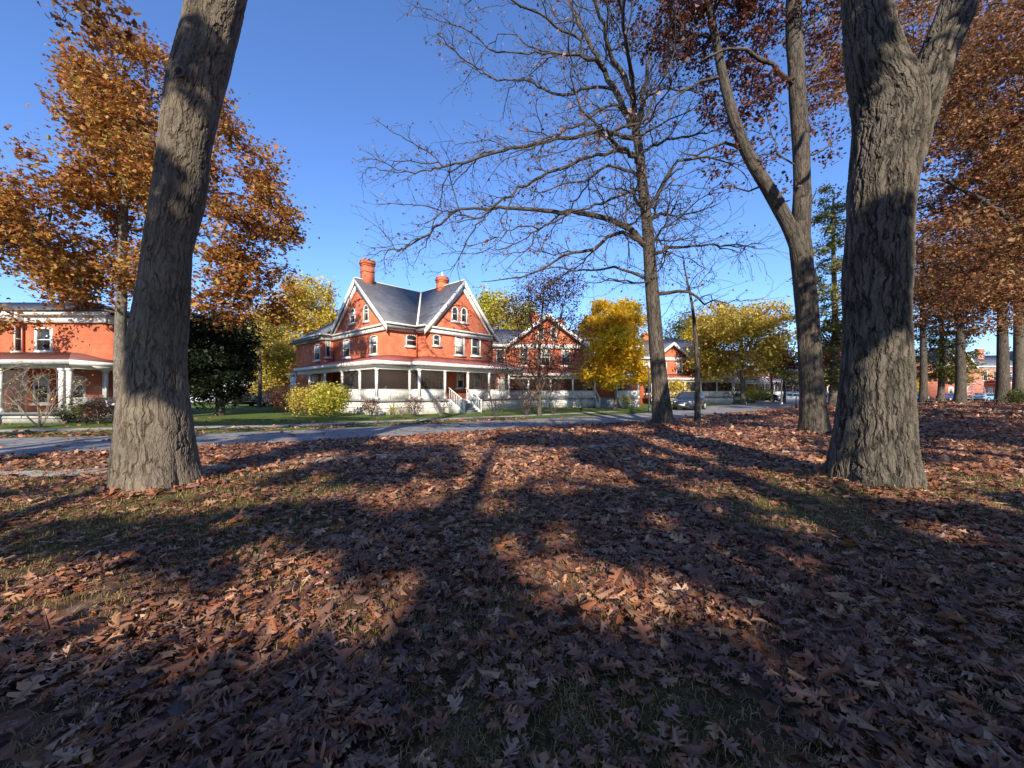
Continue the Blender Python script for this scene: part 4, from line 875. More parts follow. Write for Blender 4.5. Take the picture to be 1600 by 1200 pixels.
# ------------------------------------------------------------------ houses
def wallmap(face, c):
    """(along, outwards, up) on a wall -> local xyz.  face: outward normal of the wall at coordinate c"""
    return {'-x': lambda s, n, z: (c-n, s, z), '-y': lambda s, n, z: (s, c-n, z), '+x': lambda s, n, z: (c+n, s, z), '+y': lambda s, n, z: (s, c+n, z)}[face]
def wbox(g, f, s0, s1, n0, n1, z0, z1, m=0):
    a = f(s0, n0, z0); b = f(s1, n1, z1)
    g.box(min(a[0], b[0]), max(a[0], b[0]), min(a[1], b[1]), max(a[1], b[1]), min(a[2], b[2]), max(a[2], b[2]), m)
def arc(s, w, z0, z1, rise, n=7):
    return [(s-w/2, z0), (s+w/2, z0)] + [(s + w/2*math.cos(PI*i/n), z1 - rise + rise*math.sin(PI*i/n)) for i in range(n+1)]
def wpoly(g, f, poly, n0, n1, m=0):
    k = len(poly); V = [f(s, n0, z) for s, z in poly] + [f(s, n1, z) for s, z in poly]
    g.add(V, [list(range(k)), list(range(2*k-1, k-1, -1)), np.array([[i, (i+1) % k, k+(i+1) % k, k+i] for i in range(k)])], m)
def window(root, f, s, z, w, h, rise=.12, blind=.5, sash=True, mull=0, brickarch=True, wide=.10):
    g = Geo(); t = wide
    wbox(g, f, s-w/2, s-w/2+t, -.04, .05, z, z+h-rise); wbox(g, f, s+w/2-t, s+w/2, -.04, .05, z, z+h-rise)
    n = 8; o = [(s+w/2*math.cos(PI*i/n), z+h-rise+rise*math.sin(PI*i/n)) for i in range(n+1)]; q = [(s+(w/2-t)*math.cos(PI*i/n), z+h-rise-t*.6+rise*.9*math.sin(PI*i/n)) for i in range(n+1)]
    for i in range(n): wpoly(g, f, [o[i], o[i+1], q[i+1], q[i]], -.04, .05)
    if sash: wbox(g, f, s-w/2+t, s+w/2-t, .0, .04, z+h*.47, z+h*.47+.06)
    for k in range(mull): x = s-w/2+t+(w-2*t)*(k+1)/(mull+1); wbox(g, f, x-.02, x+.02, .0, .035, z, z+h-rise)
    wbox(g, f, s-w/2+t, s+w/2-t, .0, .04, z, z+.07)
    fr = g.build('window', M['trim'], root)
    p = Geo(); wpoly(p, f, arc(s, w-2*t, z+.02, z+h-t*.5, rise*.9), -.03, .012); p.build('pane', M['glass'], fr)
    if blind: b = Geo(); wbox(b, f, s-w/2+t, s+w/2-t, .013, .02, z+h*(.94-blind), z+h-rise-t*.4); b.build('blind', M['blind'], fr)
    e = Geo(); wbox(e, f, s-w/2-.14, s+w/2+.14, -.02, .11, z-.14, z-.003); e.build('sill', M['trim'], fr)
    if brickarch:
        a = Geo(); n = 8
        for i in range(n):
            t0, t1 = PI*i/n, PI*(i+1)/n; W = w/2+.003; W2 = w/2+.16; R0 = rise+.003; R1 = rise+.2
            wpoly(a, f, [(s+W*math.cos(t0), z+h-rise+R0*math.sin(t0)), (s+W*math.cos(t1), z+h-rise+R0*math.sin(t1)), (s+W2*math.cos(t1), z+h-rise+R1*math.sin(t1)), (s+W2*math.cos(t0), z+h-rise+R1*math.sin(t0))], -.01, .035)
        a.build('brick_arch', M['brick'], root)
def chimney(root, x, y, z0, z1, w, d, pot=False, mat='brick'):
    g = Geo(); g.box(x-w/2, x+w/2, y-d/2, y+d/2, z0, z1-.55); g.box(x-w/2-.035, x+w/2+.035, y-d/2-.035, y+d/2+.035, z1-.548, z1-.40)
    g.box(x-w/2-.075, x+w/2+.075, y-d/2-.075, y+d/2+.075, z1-.398, z1-.15); g.box(x-w/2-.03, x+w/2+.03, y-d/2-.03, y+d/2+.03, z1-.148, z1)
    g.box(x-w/2-.03, x+w/2+.03, y-d/2-.03, y+d/2+.03, z1-1.1, z1-1.0)
    c = g.build('chimney', M[mat], root)
    if pot: p = Geo(); p.cyl((x, y, z1), (x, y, z1+.35), .13, 10, r2=.10); p.cyl((x, y, z1+.35), (x, y, z1+.5), .16, 10, r2=.05); p.build('chimney_pot', M['white'], c, smooth=False)
def post(root, x, y, z0, z1, w=.17, mat='white'):
    g = Geo(); g.box(x-w/2, x+w/2, y-w/2, y+w/2, z0+.2, z1-.12); g.box(x-w*.72, x+w*.72, y-w*.72, y+w*.72, z0, z0+.198); g.box(x-w*.68, x+w*.68, y-w*.68, y+w*.68, z1-.118, z1)
    g.build('post', M[mat], root)
def offset_path(P, d):
    """offset an open polyline to its right side by d"""
    P = [np.array(p, float) for p in P]; out = []
    for i, p in enumerate(P):
        def nrm(a, b): t = (b-a)/np.linalg.norm(b-a); return np.array([t[1], -t[0]])
        if i == 0: out.append(p + nrm(P[0], P[1])*d)
        elif i == len(P)-1: out.append(p + nrm(P[-2], P[-1])*d)
        else:
            n1, n2 = nrm(P[i-1], p), nrm(p, P[i+1]); b = n1+n2; out.append(p + b*d*2/(b@b)/1.0 if abs(b@b) > .1 else p+n1*d)
    return [tuple(q) for q in out]
def ribbon(g, inner, outer, z0i, z0o, th, m=0):
    """a band between two polylines, z at inner and outer edge, thickness th"""
    for i in range(len(inner)-1):
        g.slab([(inner[i][0], inner[i][1], z0i), (inner[i+1][0], inner[i+1][1], z0i), (outer[i+1][0], outer[i+1][1], z0o), (outer[i][0], outer[i][1], z0o)], th, m)
def porch(root, wall, depth, floor, beamz, roofz, posts, skip=(), lattice='lattice', screens=True, skirt=True, gap=(), tin='tin', eave=.4, rail=True, rise=.75):
    """wall: polyline of the wall (outside on the right). posts: distances along the OUTER polyline, gap: spans without rail (steps)"""
    O = offset_path(wall, depth); Oe = offset_path(wall, depth+eave); Oi = offset_path(wall, .01)
    g = Geo(); ribbon(g, Oi, Oe, roofz+rise, roofz+.06, .08); rf = g.build('porch_roof', M[tin], root)
    g = Geo()
    for i in range(0): pass
    A, B = Oe, offset_path(wall, depth+eave+.05); ribbon(g, A, B, roofz-.12, roofz-.12, .24)         # fascia and gutter
    ribbon(g, offset_path(wall, depth-.09), offset_path(wall, depth+.09), beamz, beamz, .30)             # beam
    ribbon(g, offset_path(wall, .02), offset_path(wall, depth+eave-.005), roofz-.10, roofz-.10, .03)         # soffit
    g.build('porch_beam', M['white'], root)
    g = Geo(); ribbon(g, Oi, offset_path(wall, depth+.13), floor-.12, floor-.12, .12); g.build('porch_floor', M['floor'], root)
    g = Geo(); ribbon(g, offset_path(wall, depth-.06), O, -.1, -.1, floor-.03)
    for k in range(1): ribbon(g, offset_path(wall, depth+.001), offset_path(wall, depth+.04), floor*.42, floor*.42, .07)
    g.build('skirt', M[lattice], root)
    seg = [math.dist(O[i], O[i+1]) for i in range(len(O)-1)]; cum = [0]
    for s_ in seg: cum.append(cum[-1]+s_)
    def pt(t, off=0):
        t = min(max(t, 0), cum[-1]-1e-6)
        for i in range(len(seg)):
            if t <= cum[i+1]: u = (t-cum[i])/seg[i]; return (O[i][0]+(O[i+1][0]-O[i][0])*u, O[i][1]+(O[i+1][1]-O[i][1])*u), i
    for t in posts: p, _ = pt(t); post(root, p[0], p[1], floor, beamz)
    if rail:
        ps = sorted(posts)
        for a, b in zip(ps[:-1], ps[1:]):
            (pa, i), (pb, j) = pt(a), pt(b)
            if any(g0 < (a+b)/2 < g1 for g0, g1 in gap): continue
            if i != j and abs(cum[j]-a) > .3 and abs(b-cum[j]) > .3: continue
            if math.dist(pa, pb) < .5: continue
            p = Geo(); p.bar((pa[0], pa[1], floor+.36), (pb[0], pb[1], floor+.36), .06, .70); p.bar((pa[0], pa[1], floor+.74), (pb[0], pb[1], floor+.74), .13, .06)
            pn = p.build('parapet', M['white'], root)
            if screens:
                q = Geo(); q.bar((pa[0], pa[1], (floor+.78+beamz)/2), (pb[0], pb[1], (floor+.78+beamz)/2), .01, beamz-floor-.79); q.build('screen', M['screen'], root)
    return O, cum, pt

A0 = np.array([-9.68, 30.0]); TH = math.atan2(.744, .668)
DR = np.array([math.cos(TH), math.sin(TH)]); DL = np.array([-math.sin(TH), math.cos(TH)])
def solve(px, O, d):
    k = (px-800)/F; return (k*O[1]-O[0])/(d[0]-k*d[1])
def near_house():
    root = empty('brick_house', (A0[0], A0[1], 0), TH, label='near red brick house with two steep white-trimmed gables, slate roof and wrap-around porch', cat='house')
    HE, HA = 6.95, 11.3; W = 9.9; x1, x2 = 2.69, 10.34; xm = (x1+x2)/2; ym = W/2; yb = -1.25; LW = -.9
    g = Geo()
    g.prism([(0, -.2), (W, -.2), (W, HE), (ym, HA-.02), (0, HE)], 'x', 0, x2-.02)
    g.prism([(x1, -.2), (x2, -.2), (x2, HE), (xm, HA-.04), (x1, HE)], 'y', yb, W-.02)
    g.box(LW, 9, W+.003, 16.7, -.2, HE)
    for za, zb in ((3.05, 3.15),): pass
    g.build('wall', M['brick'], root)
    # roof planes
    oh = .42; th = .14; r = Geo()
    sL = (HA-HE)/ym; sR = (HA-HE)/(xm-x1)
    zl = HE - sL*oh; zr = HE - sR*oh; e = .30
    P = lambda x, y, z: (x, y, z+.03)
    r.slab([P(-e, ym, HA), P(xm, ym, HA), P(x1, 0, HE), P(x1-oh*0, -oh, zl), P(-e, -oh, zl)], th)         # front slope of the left wing
    r.slab([P(xm, yb-e, HA), P(xm, ym, HA), P(x1, 0, HE), P(x1-oh, 0-.0, zr), P(x1-oh, yb-e, zr)], th)     # inner slope of the right wing
    r.slab([P(xm, yb-e, HA), P(xm, W, HA), P(x2+oh, W, zr), P(x2+oh, yb-e, zr)], th)
    r.slab([P(-e, ym, HA), P(x2, ym, HA), P(x2, W+oh, zl), P(-e, W+oh, zl)], th)
    # hipped rear wing
    rx, rz, o2 = 4.0, 10.4, .5; y0, y1, yr = 6.2, 16.7, 12.4
    s2 = (rz-HE)/(rx-LW); z2 = HE - s2*o2
    r.slab([P(rx, y0, rz), P(rx, yr, rz), P(LW-o2, y1+o2, z2), P(LW-o2, W+.3, z2), P(LW+2.0, W-1.6, HE+s2*2.0), P(rx, W-3.2, rz)][0:5], th)
    r.slab([P(rx, yr, rz), P(LW-o2, y1+o2, z2), P(9+o2, y1+o2, z2)], th)
    r.slab([P(rx, y0, rz), P(rx, yr, rz), P(9+o2, y1+o2, z2), P(9+o2, W, z2)], th)
    roof = r.build('roof', M['slate'], root)
    chimney(roof, .9, 4.95, 10.6, 13.25, .95, .75); chimney(roof, xm, 1.6, 10.6, 12.35, .85, .7, pot=True); chimney(roof, 3.4, 11.7, 9.4, 12.0, 1.0, 1.2)
    # pale valley flashing and ridge caps
    v = Geo(); v.bar((xm, ym, HA+.19), (x1, 0, HE+.2), .16, .05); v.bar((-e, ym, HA+.19), (xm, ym, HA+.19), .10, .06); v.bar((xm, yb-e, HA+.19), (xm, ym, HA+.2), .10, .06)
    v.build('flashing', M['white'], roof)
    # rake boards
    def rake(f, c, hw, zt, zb, n0, n1, wd=.42, ext=.5):
        s_ = (zt-zb)/hw; b = Geo()
        for sg in (-1, 1):
            wpoly(b, f, [(c, zt+.14), (c+sg*(hw+ext), zb-s_*ext+.14), (c+sg*(hw+ext), zb-s_*ext+.14-wd), (c, zt+.14-wd*1.25)], n0, n1)
            wpoly(b, f, [(c, zt-.32), (c+sg*(hw), zb-.26), (c+sg*(hw-.25), zb-.28), (c, zt-.75)], .02, .20)
        b.build('rake_board', M['white'], root)
    rake(wallmap('-x', 0), ym, ym, HA, HE, .30, .36, ext=oh); rake(wallmap('-y', yb), xm, xm-x1, HA, HE, .30, .36, ext=oh)
    # cornice band around the eaves
    c = Geo()
    pth = [(LW, 16.7), (LW, W), (0, W), (0, 0), (x1, 0), (x1, yb), (x2, yb)]
    pin = [(LW, 16.7), (LW, W+.0), (0-.0, W), (0, 0), (x1, 0), (x1, yb), (x2, yb)]
    O1, O2, O3 = offset_path(pin, -.01), offset_path(pin, .16), offset_path(pin, .46)
    # offset_path keeps to the right; the outside is on the right of this path
    ribbon(c, O1, O2, HE-.45, HE-.45, .42)
    k = Geo()
    for i, (u0, u1) in enumerate([(O2, O3)]):
        for j in range(len(pin)-1):
            gable_face = j in (2, 5)
            zz = HE-.03 if not gable_face else HE-.08
            w0, w1 = (u0, u1) if not gable_face else (offset_path(pin, .161), offset_path(pin, .30))
            k.slab([(w0[j][0], w0[j][1], zz), (w0[j+1][0], w0[j+1][1], zz), (w1[j+1][0], w1[j+1][1], zz), (w1[j][0], w1[j][1], zz)], .13)
    c.build('frieze', M['white'], root); k.build('gutter', M['white'], root)
    # windows: photo columns and rows turned into places on the walls
    def win(face, cc, O, d, p0, p1, r0, r1, s0=0, **kw):
        sa = solve(p0, O, d); sb = solve(p1, O, d); sc = (sa+sb)/2; pos = O + d*sc; Yd = pos[1]
        zt = CAMZ + (HZ-r0)/F*Yd; zb = CAMZ + (HZ-r1)/F*Yd
        window(root, wallmap(face, cc), sc + s0, zb, abs(sb-sa)*1.1, zt-zb, **kw)
    win('-x', 0, A0, DL, 537, 546.5, 530, 558.5, blind=.45); win('-x', 0, A0, DL, 578.5, 589, 524, 553.5, blind=.3)
    OL = A0 + DR*LW; win('-x', LW, OL, DL, 492, 500, 538, 563, blind=.4)
    win('-x', 0, A0, DL, 547.5, 555, 481, 505, rise=.35, blind=.4, wide=.12); win('-x', 0, A0, DL, 568.5, 576, 476, 502, rise=.35, blind=.3, wide=.12)
    win('-y', 0, A0, DR, 635, 651, 523, 541, blind=0)
    OR = A0 + DL*yb
    win('-y', yb, OR, DR, 677, 687.5, 523, 540, blind=0); win('-y', yb, OR, DR, 711.5, 725, 526, 555, blind=.75); win('-y', yb, OR, DR, 737, 750, 528, 556, blind=.0)
    win('-y', yb, OR, DR, 706, 715.5, 479, 502, rise=.35, blind=0, wide=.12); win('-y', yb, OR, DR, 720.5, 729.5, 480.5, 504, rise=.35, blind=0, wide=.12)
    # big brick arches over the paired attic windows
    for f, s_, z_, w_ in ((wallmap('-x', 0), (solve(551, A0, DL)+solve(573, A0, DL))/2, 9.1, 3.2), (wallmap('-y', yb), (solve(711, OR, DR)+solve(725, OR, DR))/2, 9.0, 2.3)):
        a = Geo(); n = 12
        for i in range(n):
            t0, t1 = PI*i/n, PI*(i+1)/n; q = [(s_+r_*math.cos(t), z_-.5+r_*.62*math.sin(t)) for r_, t in ((w_/2, t0), (w_/2, t1), (w_/2+.2, t1), (w_/2+.2, t0))]; wpoly(a, f, q, -.01, .05)
        a.build('brick_arch', M['brick'], root)
    # return wall window of the projecting rear wing
    f = wallmap('-y', W); window(root, f, -.45, 4.9, .5, 2.2, blind=.5)
    # ground floor openings behind the porch
    win('-x', 0, A0, DL, 548, 556, 580, 607, brickarch=False, blind=.2); win('-x', LW, OL, DL, 489, 497, 586, 620, brickarch=False, blind=.3); win('-x', LW, OL, DL, 503, 509, 585, 618, brickarch=False, blind=.5)
    win('-y', yb, OR, DR, 714, 724, 580, 606, brickarch=False, blind=.5); win('-y', yb, OR, DR, 741, 750, 582, 606, brickarch=False, blind=0)
    def french(f, s_, w_, z0=1.06, h=2.15):
        d = Geo(); wbox(d, f, s_-w_/2, s_+w_/2, .0, .03, z0, z0+h, 1)
        for q in (-w_/2+.05, 0, w_/2-.05): wbox(d, f, s_+q-.05, s_+q+.05, .031, .07, z0, z0+h)
        for i in range(7): z = z0+.08+i*(h-.16)/6; wbox(d, f, s_-w_/2+.001, s_+w_/2-.001, .031, .062, z-.03, z+.03)
        d.build('french_door', [M['wood'], M['glass']], root)
    french(wallmap('-y', 0), solve(648.5, A0, DR), 1.0); french(wallmap('-y', yb), solve(667.5, OR, DR), .85); french(wallmap('-y', yb), solve(686, OR, DR), .9)
    # porch
    wl = [(LW, 13.5), (LW, W-.1), (0, W-.1), (0, 0), (x1, 0), (x1, yb), (x2+1.9, yb)]
    D = 2.1
    wl = [(0, 12.6), (0, 0), (x1, 0), (x1, yb), (x2+1.9, yb)]
    O = offset_path(wl, D); c0 = math.dist(O[0], O[1]); c1 = c0 + math.dist(O[1], O[2]); c2 = c1 + math.dist(O[2], O[3])
    CW = A0 + DR*O[1][0] + DL*O[1][1]; CR = A0 + DR*O[3][0] + DL*O[3][1]
    ps = [c0 - solve(px, CW, DL) for px in (484, 508, 535, 562.5)] + [c0, c1-.0, c2] + [c2 + solve(px, CR, DR) for px in (695, 731, 764, 795)]
    gs = (c2 + solve(697, CR, DR), c2 + solve(729, CR, DR))
    _, _, pt = porch(root, wl, D, 1.06, 3.25, 3.72, [p for p in ps if p > .05], gap=[gs, (0, c0 - solve(535, CW, DL)-.2)])
    # side bay with white boards at the far left end
    g = Geo(); g.box(LW-.1, 2.2, 16.703, 18.2, -.1, 3.4); g.build('side_bay', M['white'], root); g = Geo(); g.box(LW-.4, 2.3, 16.71, 18.5, 3.403, 3.6); g.build('bay_roof', M['trim'], root)
    g = Geo(); 
    for i in range(9): g.box(LW-.1, LW, 16.75+i*.17, 16.80+i*.17, 3.6, 4.3)
    g.box(LW-.12, LW+.02, 16.71, 18.2, 4.3, 4.38); g.build('balustrade', M['wood'], root)
    # downspout in the notch
    g = Geo(); g.bar((x1-.15, -.15, 6.7), (x1-.15, -.15, 4.5), .11); g.bar((x1-.15, -.15, 6.7), (x1-.02, -.35, 6.95), .11); g.build('downspout', M['brick'], root)
    # steps
    s0 = solve(714, CR, DR); s1 = solve(737, CR, DR); X0 = O[3][0] + .62*(0)+solve(700, CR, DR); X1 = O[3][0]+0+solve(729, CR, DR); yo = O[3][1]
    X0 = O[3][0] + solve(699, CR, DR) ; X1 = O[3][0] + solve(727, CR, DR)
    g = Geo()
    for i in range(6): z = 1.06-.168*(i+1)+.0; g.box(X0+.13, X1-.13, yo-.3*(i+1)-.14, yo-.3*i-.14, z-.165+.13, z); g.box(X0+.14, X1-.14, yo-.3*(i+1)-.12, yo-.3*(i+1)-.10, z-.16, z-.002)
    g.build('steps', M['grey'], root)
    for xx in (X0+.05, X1-.05):
        g = Geo(); g.prism([(yo-.15, -.05), (yo-.15, 1.04), (yo-.3, 1.04), (yo-2.0, .12), (yo-2.0, -.05)], 'x', xx-.04, xx+.04)
        g.bar((xx, yo-.12, 1.95), (xx, yo-1.95, .95), .07, .09); g.bar((xx, yo-1.95, 0), (xx, yo-1.95, 1.05), .11); 
        for i in range(9): t = (i+.5)/9; g.bar((xx, yo-.12-1.83*t, 1.0-.88*t), (xx, yo-.12-1.83*t, 1.93-1.0*t), .035)
        g.build('handrail', M['white'], root)
    return root
near_house()

def street_house(name, label, O, rot, W, D, he, ridge, gab, apex, pw, pd=2.2, floor=1.0, beam=3.0, chim=(), wins=(), gw=(), seed=1, brick='brick', posts=None, fins=(), hip=False, pgab=(), step=None, mat='slate', screens=True, lowgable=()):
    """facade along local x at y=0, looking to -y. gab: list of (x0,x1) street gables rising to apex"""
    root = empty(name, (O[0], O[1], 0), rot, label=label, cat='house', group='brick houses along the street')
    g = Geo(); rng = random.Random(seed); g.prism([(0, -.2), (D, -.2), (D, he), (D/2, ridge-.05 if not hip else he), (0, he)], 'x', 0, W)
    for i, (a, b) in enumerate(gab): g.prism([(a, -.2), (b, -.2), (b, he+.01), ((a+b)/2, apex-.02), (a, he+.01)], 'y', -.45-.01*i, D/2)
    g.build('wall', M[brick], root)
    r = Geo(); oh = .45; s_ = (ridge-he)/(D/2); 
    if hip:
        h = D/2*.9
        r.slab([(-oh, -oh, he), (W+oh, -oh, he), (W-h, D/2, ridge), (h, D/2, ridge)], .12); r.slab([(-oh, -oh, he), (h, D/2, ridge), (-oh, D+oh, he)], .12); r.slab([(W+oh, -oh, he), (W-h, D/2, ridge), (W+oh, D+oh, he)], .12); r.slab([(-oh, D+oh, he), (W+oh, D+oh, he), (W-h, D/2, ridge), (h, D/2, ridge)], .12)
    else:
        r.slab([(-oh, -oh, he-s_*oh+.03), (W+oh, -oh, he-s_*oh+.03), (W+oh, D/2, ridge+.03), (-oh, D/2, ridge+.03)], .12); r.slab([(-oh, D+oh, he-s_*oh+.03), (W+oh, D+oh, he-s_*oh+.03), (W+oh, D/2, ridge+.03), (-oh, D/2, ridge+.03)], .12)
    b = Geo()
    for a, c in gab:
        m_ = (a+c)/2; hw = (c-a)/2; sg = (apex-he)/hw; yb_ = D*.5 if ridge >= apex-.8 else D*.35
        r.slab([(m_, -1.0, apex+.03), (m_, yb_, apex+.03), (a-oh, yb_, he-sg*oh+.03), (a-oh, -1.0, he-sg*oh+.03)], .13); r.slab([(m_, -1.0, apex+.03), (m_, yb_, apex+.03), (c+oh, yb_, he-sg*oh+.03), (c+oh, -1.0, he-sg*oh+.03)], .13)
        f = wallmap('-y', -.45)
        for q in (-1, 1): wpoly(b, f, [(m_, apex+.2), (m_+q*(hw+oh), he-sg*oh+.2), (m_+q*(hw+oh), he-sg*oh-.25), (m_, apex-.3)], .56, .62)
        wbox(b, f, a-.1, c+.1, .0, .2, he-.45, he-.05)
    wbox(b, wallmap('-y', 0), -.2, W+.2, .46, .54, he-.26, he+.03); wbox(b, wallmap('-y', 0), 0, W, 0, .14, he-.6, he-.2)
    wbox(b, wallmap('-x', 0), 0, D, 0, .14, he-.6, he-.22); wbox(b, wallmap('+x', W), 0, D, 0, .14, he-.6, he-.22)
    rf = r.build('roof', M[mat], root); b.build('cornice', M['white'], root)
    for x, y, z, w in chim: chimney(rf, x, y, min(he, z-3), z, w, w*.8, mat=brick, pot=False)
    for x, z, w, h in wins:
        yy = 0
        for a, c in gab:
            if a < x < c: yy = -.465
        window(root, wallmap('-y', yy), x, z, w, h, blind=rng.choice([0, .3, .5, .7]), brickarch=False, mull=rng.choice([0, 0, 1]))
    for x, z, w, h in gw: window(root, wallmap('-y', -.465), x, z, w, h, rise=.3, blind=0, brickarch=False)
    if pw:
        wl_ = [(pw[0], -.465), (pw[1], -.465)]; L = pw[1]-pw[0]; n = max(2, round(L/2.4)); ps = posts or [.09 + (L-.18)*i/n for i in range(n+1)]
        gp_ = [] if step is None else [(ps[step], ps[step+1])]
        porch(root, wl_, pd, floor, beam, beam+.45, ps, gap=gp_, screens=screens)
        for a, c in pgab:
            q = Geo(); q.prism([(a, beam+.3), (c, beam+.3), ((a+c)/2, beam+1.35)], 'y', -.465-pd-.5, -.465-pd-.42); q.build('porch_gable', M['white'], root)
            q = Geo(); m_ = (a+c)/2
            for e_ in (a-.25, c+.25): q.slab([(e_, -pd-1.1, beam+.25), (m_, -pd-1.1, beam+1.42), (m_, -.5, beam+1.42), (e_, -.5, beam+.25)], .08)
            q.build('gable_roof', M['tin'], root)
        if step is not None:
            a, c = pw[0]+ps[step], pw[0]+ps[step+1]; yo = -.465-pd; q = Geo()
            for i in range(5): q.box(a+.1, c-.1, yo-.3*(i+1)-.14, yo-.3*i-.14, -.05, floor*(1-(i+1)/6))
            q.build('steps', M['grey'], root); q = Geo()
            for xx in (a+.03, c-.03):
                q = Geo(); q.bar((xx, yo-.15, floor+.85), (xx, yo-1.7, .95), .08); q.bar((xx, yo-1.7, 0), (xx, yo-1.7, 1.1), .12); q.prism([(yo-.15, 0), (yo-.15, floor), (yo-1.7, .15), (yo-1.7, 0)], 'x', xx-.05, xx+.05)
                q.build('handrail', M['white'], root)
    return root

# second house, facing the viewer more squarely
hx = at(768, 43); up = [(x, 4.6, 1.0, 1.9) for x in (1.0, 3.6, 6.0, 8.3, 11.6, 13.6, 15.4)]; dn = [(x, 1.5, 1.0, 1.8) for x in (1.2, 4.0, 6.6, 11.0, 14.5)]
street_house('brick_house', 'second brick house, wide white-edged gable half hidden by the upswept dark tree', (hx, 43), .06, 17, 10, 6.9, 9.3, [(2.0, 10.4)], 10.2, (1.4, 15.8), chim=[(5.3, 5, 11.4, .9), (8.9, 6, 10.9, .8)], wins=up+dn, gw=[(5.5, 7.5, .7, 1.4), (6.9, 7.5, .7, 1.4)], step=4, seed=2)
# third and following
hx = at(1000, 55)
street_house('brick_house', 'third brick house, grey roof and red chimney just right of the near-leafless oak', (hx, 55), .18, 13, 11, 6.6, 10.0, [(2.0, 7.4)], 8.6, (.2, 12.8), chim=[(4.2, 5.5, 11.0, 1.3)], wins=[(x, 4.3, .95, 1.7) for x in (1.0, 3.4, 5.9, 8.8, 11.6)]+[(x, 1.4, 1, 1.8) for x in (1.2, 5, 8, 11)], seed=3, pgab=[(8.0, 11.5)], screens=True)
hx = at(1108, 66)
street_house('brick_house', 'white-porched brick house with red porch roof behind the broad yellow tree', (hx, 66), .30, 14, 11, 6.6, 9.6, [(8.5, 13.5)], 9.0, (.2, 13.8), chim=[(4, 5, 11.0, 1.1)], wins=[(x, 4.3, .95, 1.7) for x in (1.2, 3.6, 6.0, 10, 12.4)]+[(x, 1.4, 1, 1.8) for x in (1.2, 3.5, 6, 8.5, 11, 13)], seed=4, pgab=[(1.0, 4.2), (6.4, 10.0)], screens=False)
hx = at(1182, 84)
street_house('brick_house', 'farther brick house glimpsed past the white pole, pale porch gables', (hx, 84), .35, 15, 11, 6.8, 10, [(2, 7)], 10.5, (.2, 14.8), chim=[(11, 5, 12.0, 1.1)], wins=[(x, 4.3, 1, 1.7) for x in (1, 3, 6, 9, 12, 14)]+[(x, 1.4, 1.1, 1.8) for x in (2, 6, 10, 13)], seed=5, pgab=[(6, 10)], screens=False)
hx = at(1276, 110)
street_house('brick_house', 'pale red house seen in the slot between two trunks beneath the crimson tree', (hx, 110), .3, 16, 11, 7.2, 10.4, [(3, 8.5)], 10.9, (.2, 15.8), chim=[(11, 5, 12.5, 1.2)], wins=[(x, 4.3, 1, 1.9) for x in (1, 4, 7, 11, 14)]+[(x, 1.4, 1.1, 1.8) for x in (2, 6, 10, 13)], seed=6, brick='brick_far', screens=False)
# houses across the park on the right
hx = at(1466, 80)
street_house('brick_house', 'gabled house across the park, left of the trunk with dappled bark', (hx, 80), -.05, 16.5, 10, 7.0, 9.3, [(.6, 6.4)], 11.3, (9.0, 14.2), chim=[(12.5, 4, 11, 1.0)], wins=[(x, 4.0, .9, 1.9) for x in (2.0, 4.4, 9.2, 11.2, 14.4)]+[(x, 1.1, .9, 1.7) for x in (2, 4.4, 10.2, 12.2)], gw=[(2.9, 7.6, .7, 1.3), (4.1, 7.6, .7, 1.3)], seed=7, brick='brick_far', screens=False)
hx = at(1586, 82)
street_house('brick_house', 'house at the right edge of view past the last park trunks', (hx, 82), -.1, 15, 10, 7.0, 9.8, [(1.0, 6.0)], 10.8, (7, 14.8), wins=[(x, 4.0, .9, 1.9) for x in (2.0, 4.4, 9, 12)]+[(x, 1.1, .9, 1.7) for x in (2, 4.4, 10, 12.5)], seed=8, brick='brick_far', screens=False)
hx = at(1392, 88)
street_house('brick_house', 'pale-porched brick house peeping past the whitish park trunk', (hx, 88), .0, 12.5, 10, 6.6, 9.2, [(6.8, 11.5)], 9.8, (1.0, 12.3), wins=[(x, 4.0, .9, 1.8) for x in (1.5, 4.4, 8.0, 10.4)]+[(x, 1.1, .9, 1.7) for x in (2, 5, 8, 10.5)], seed=9, brick='brick_far', screens=False)
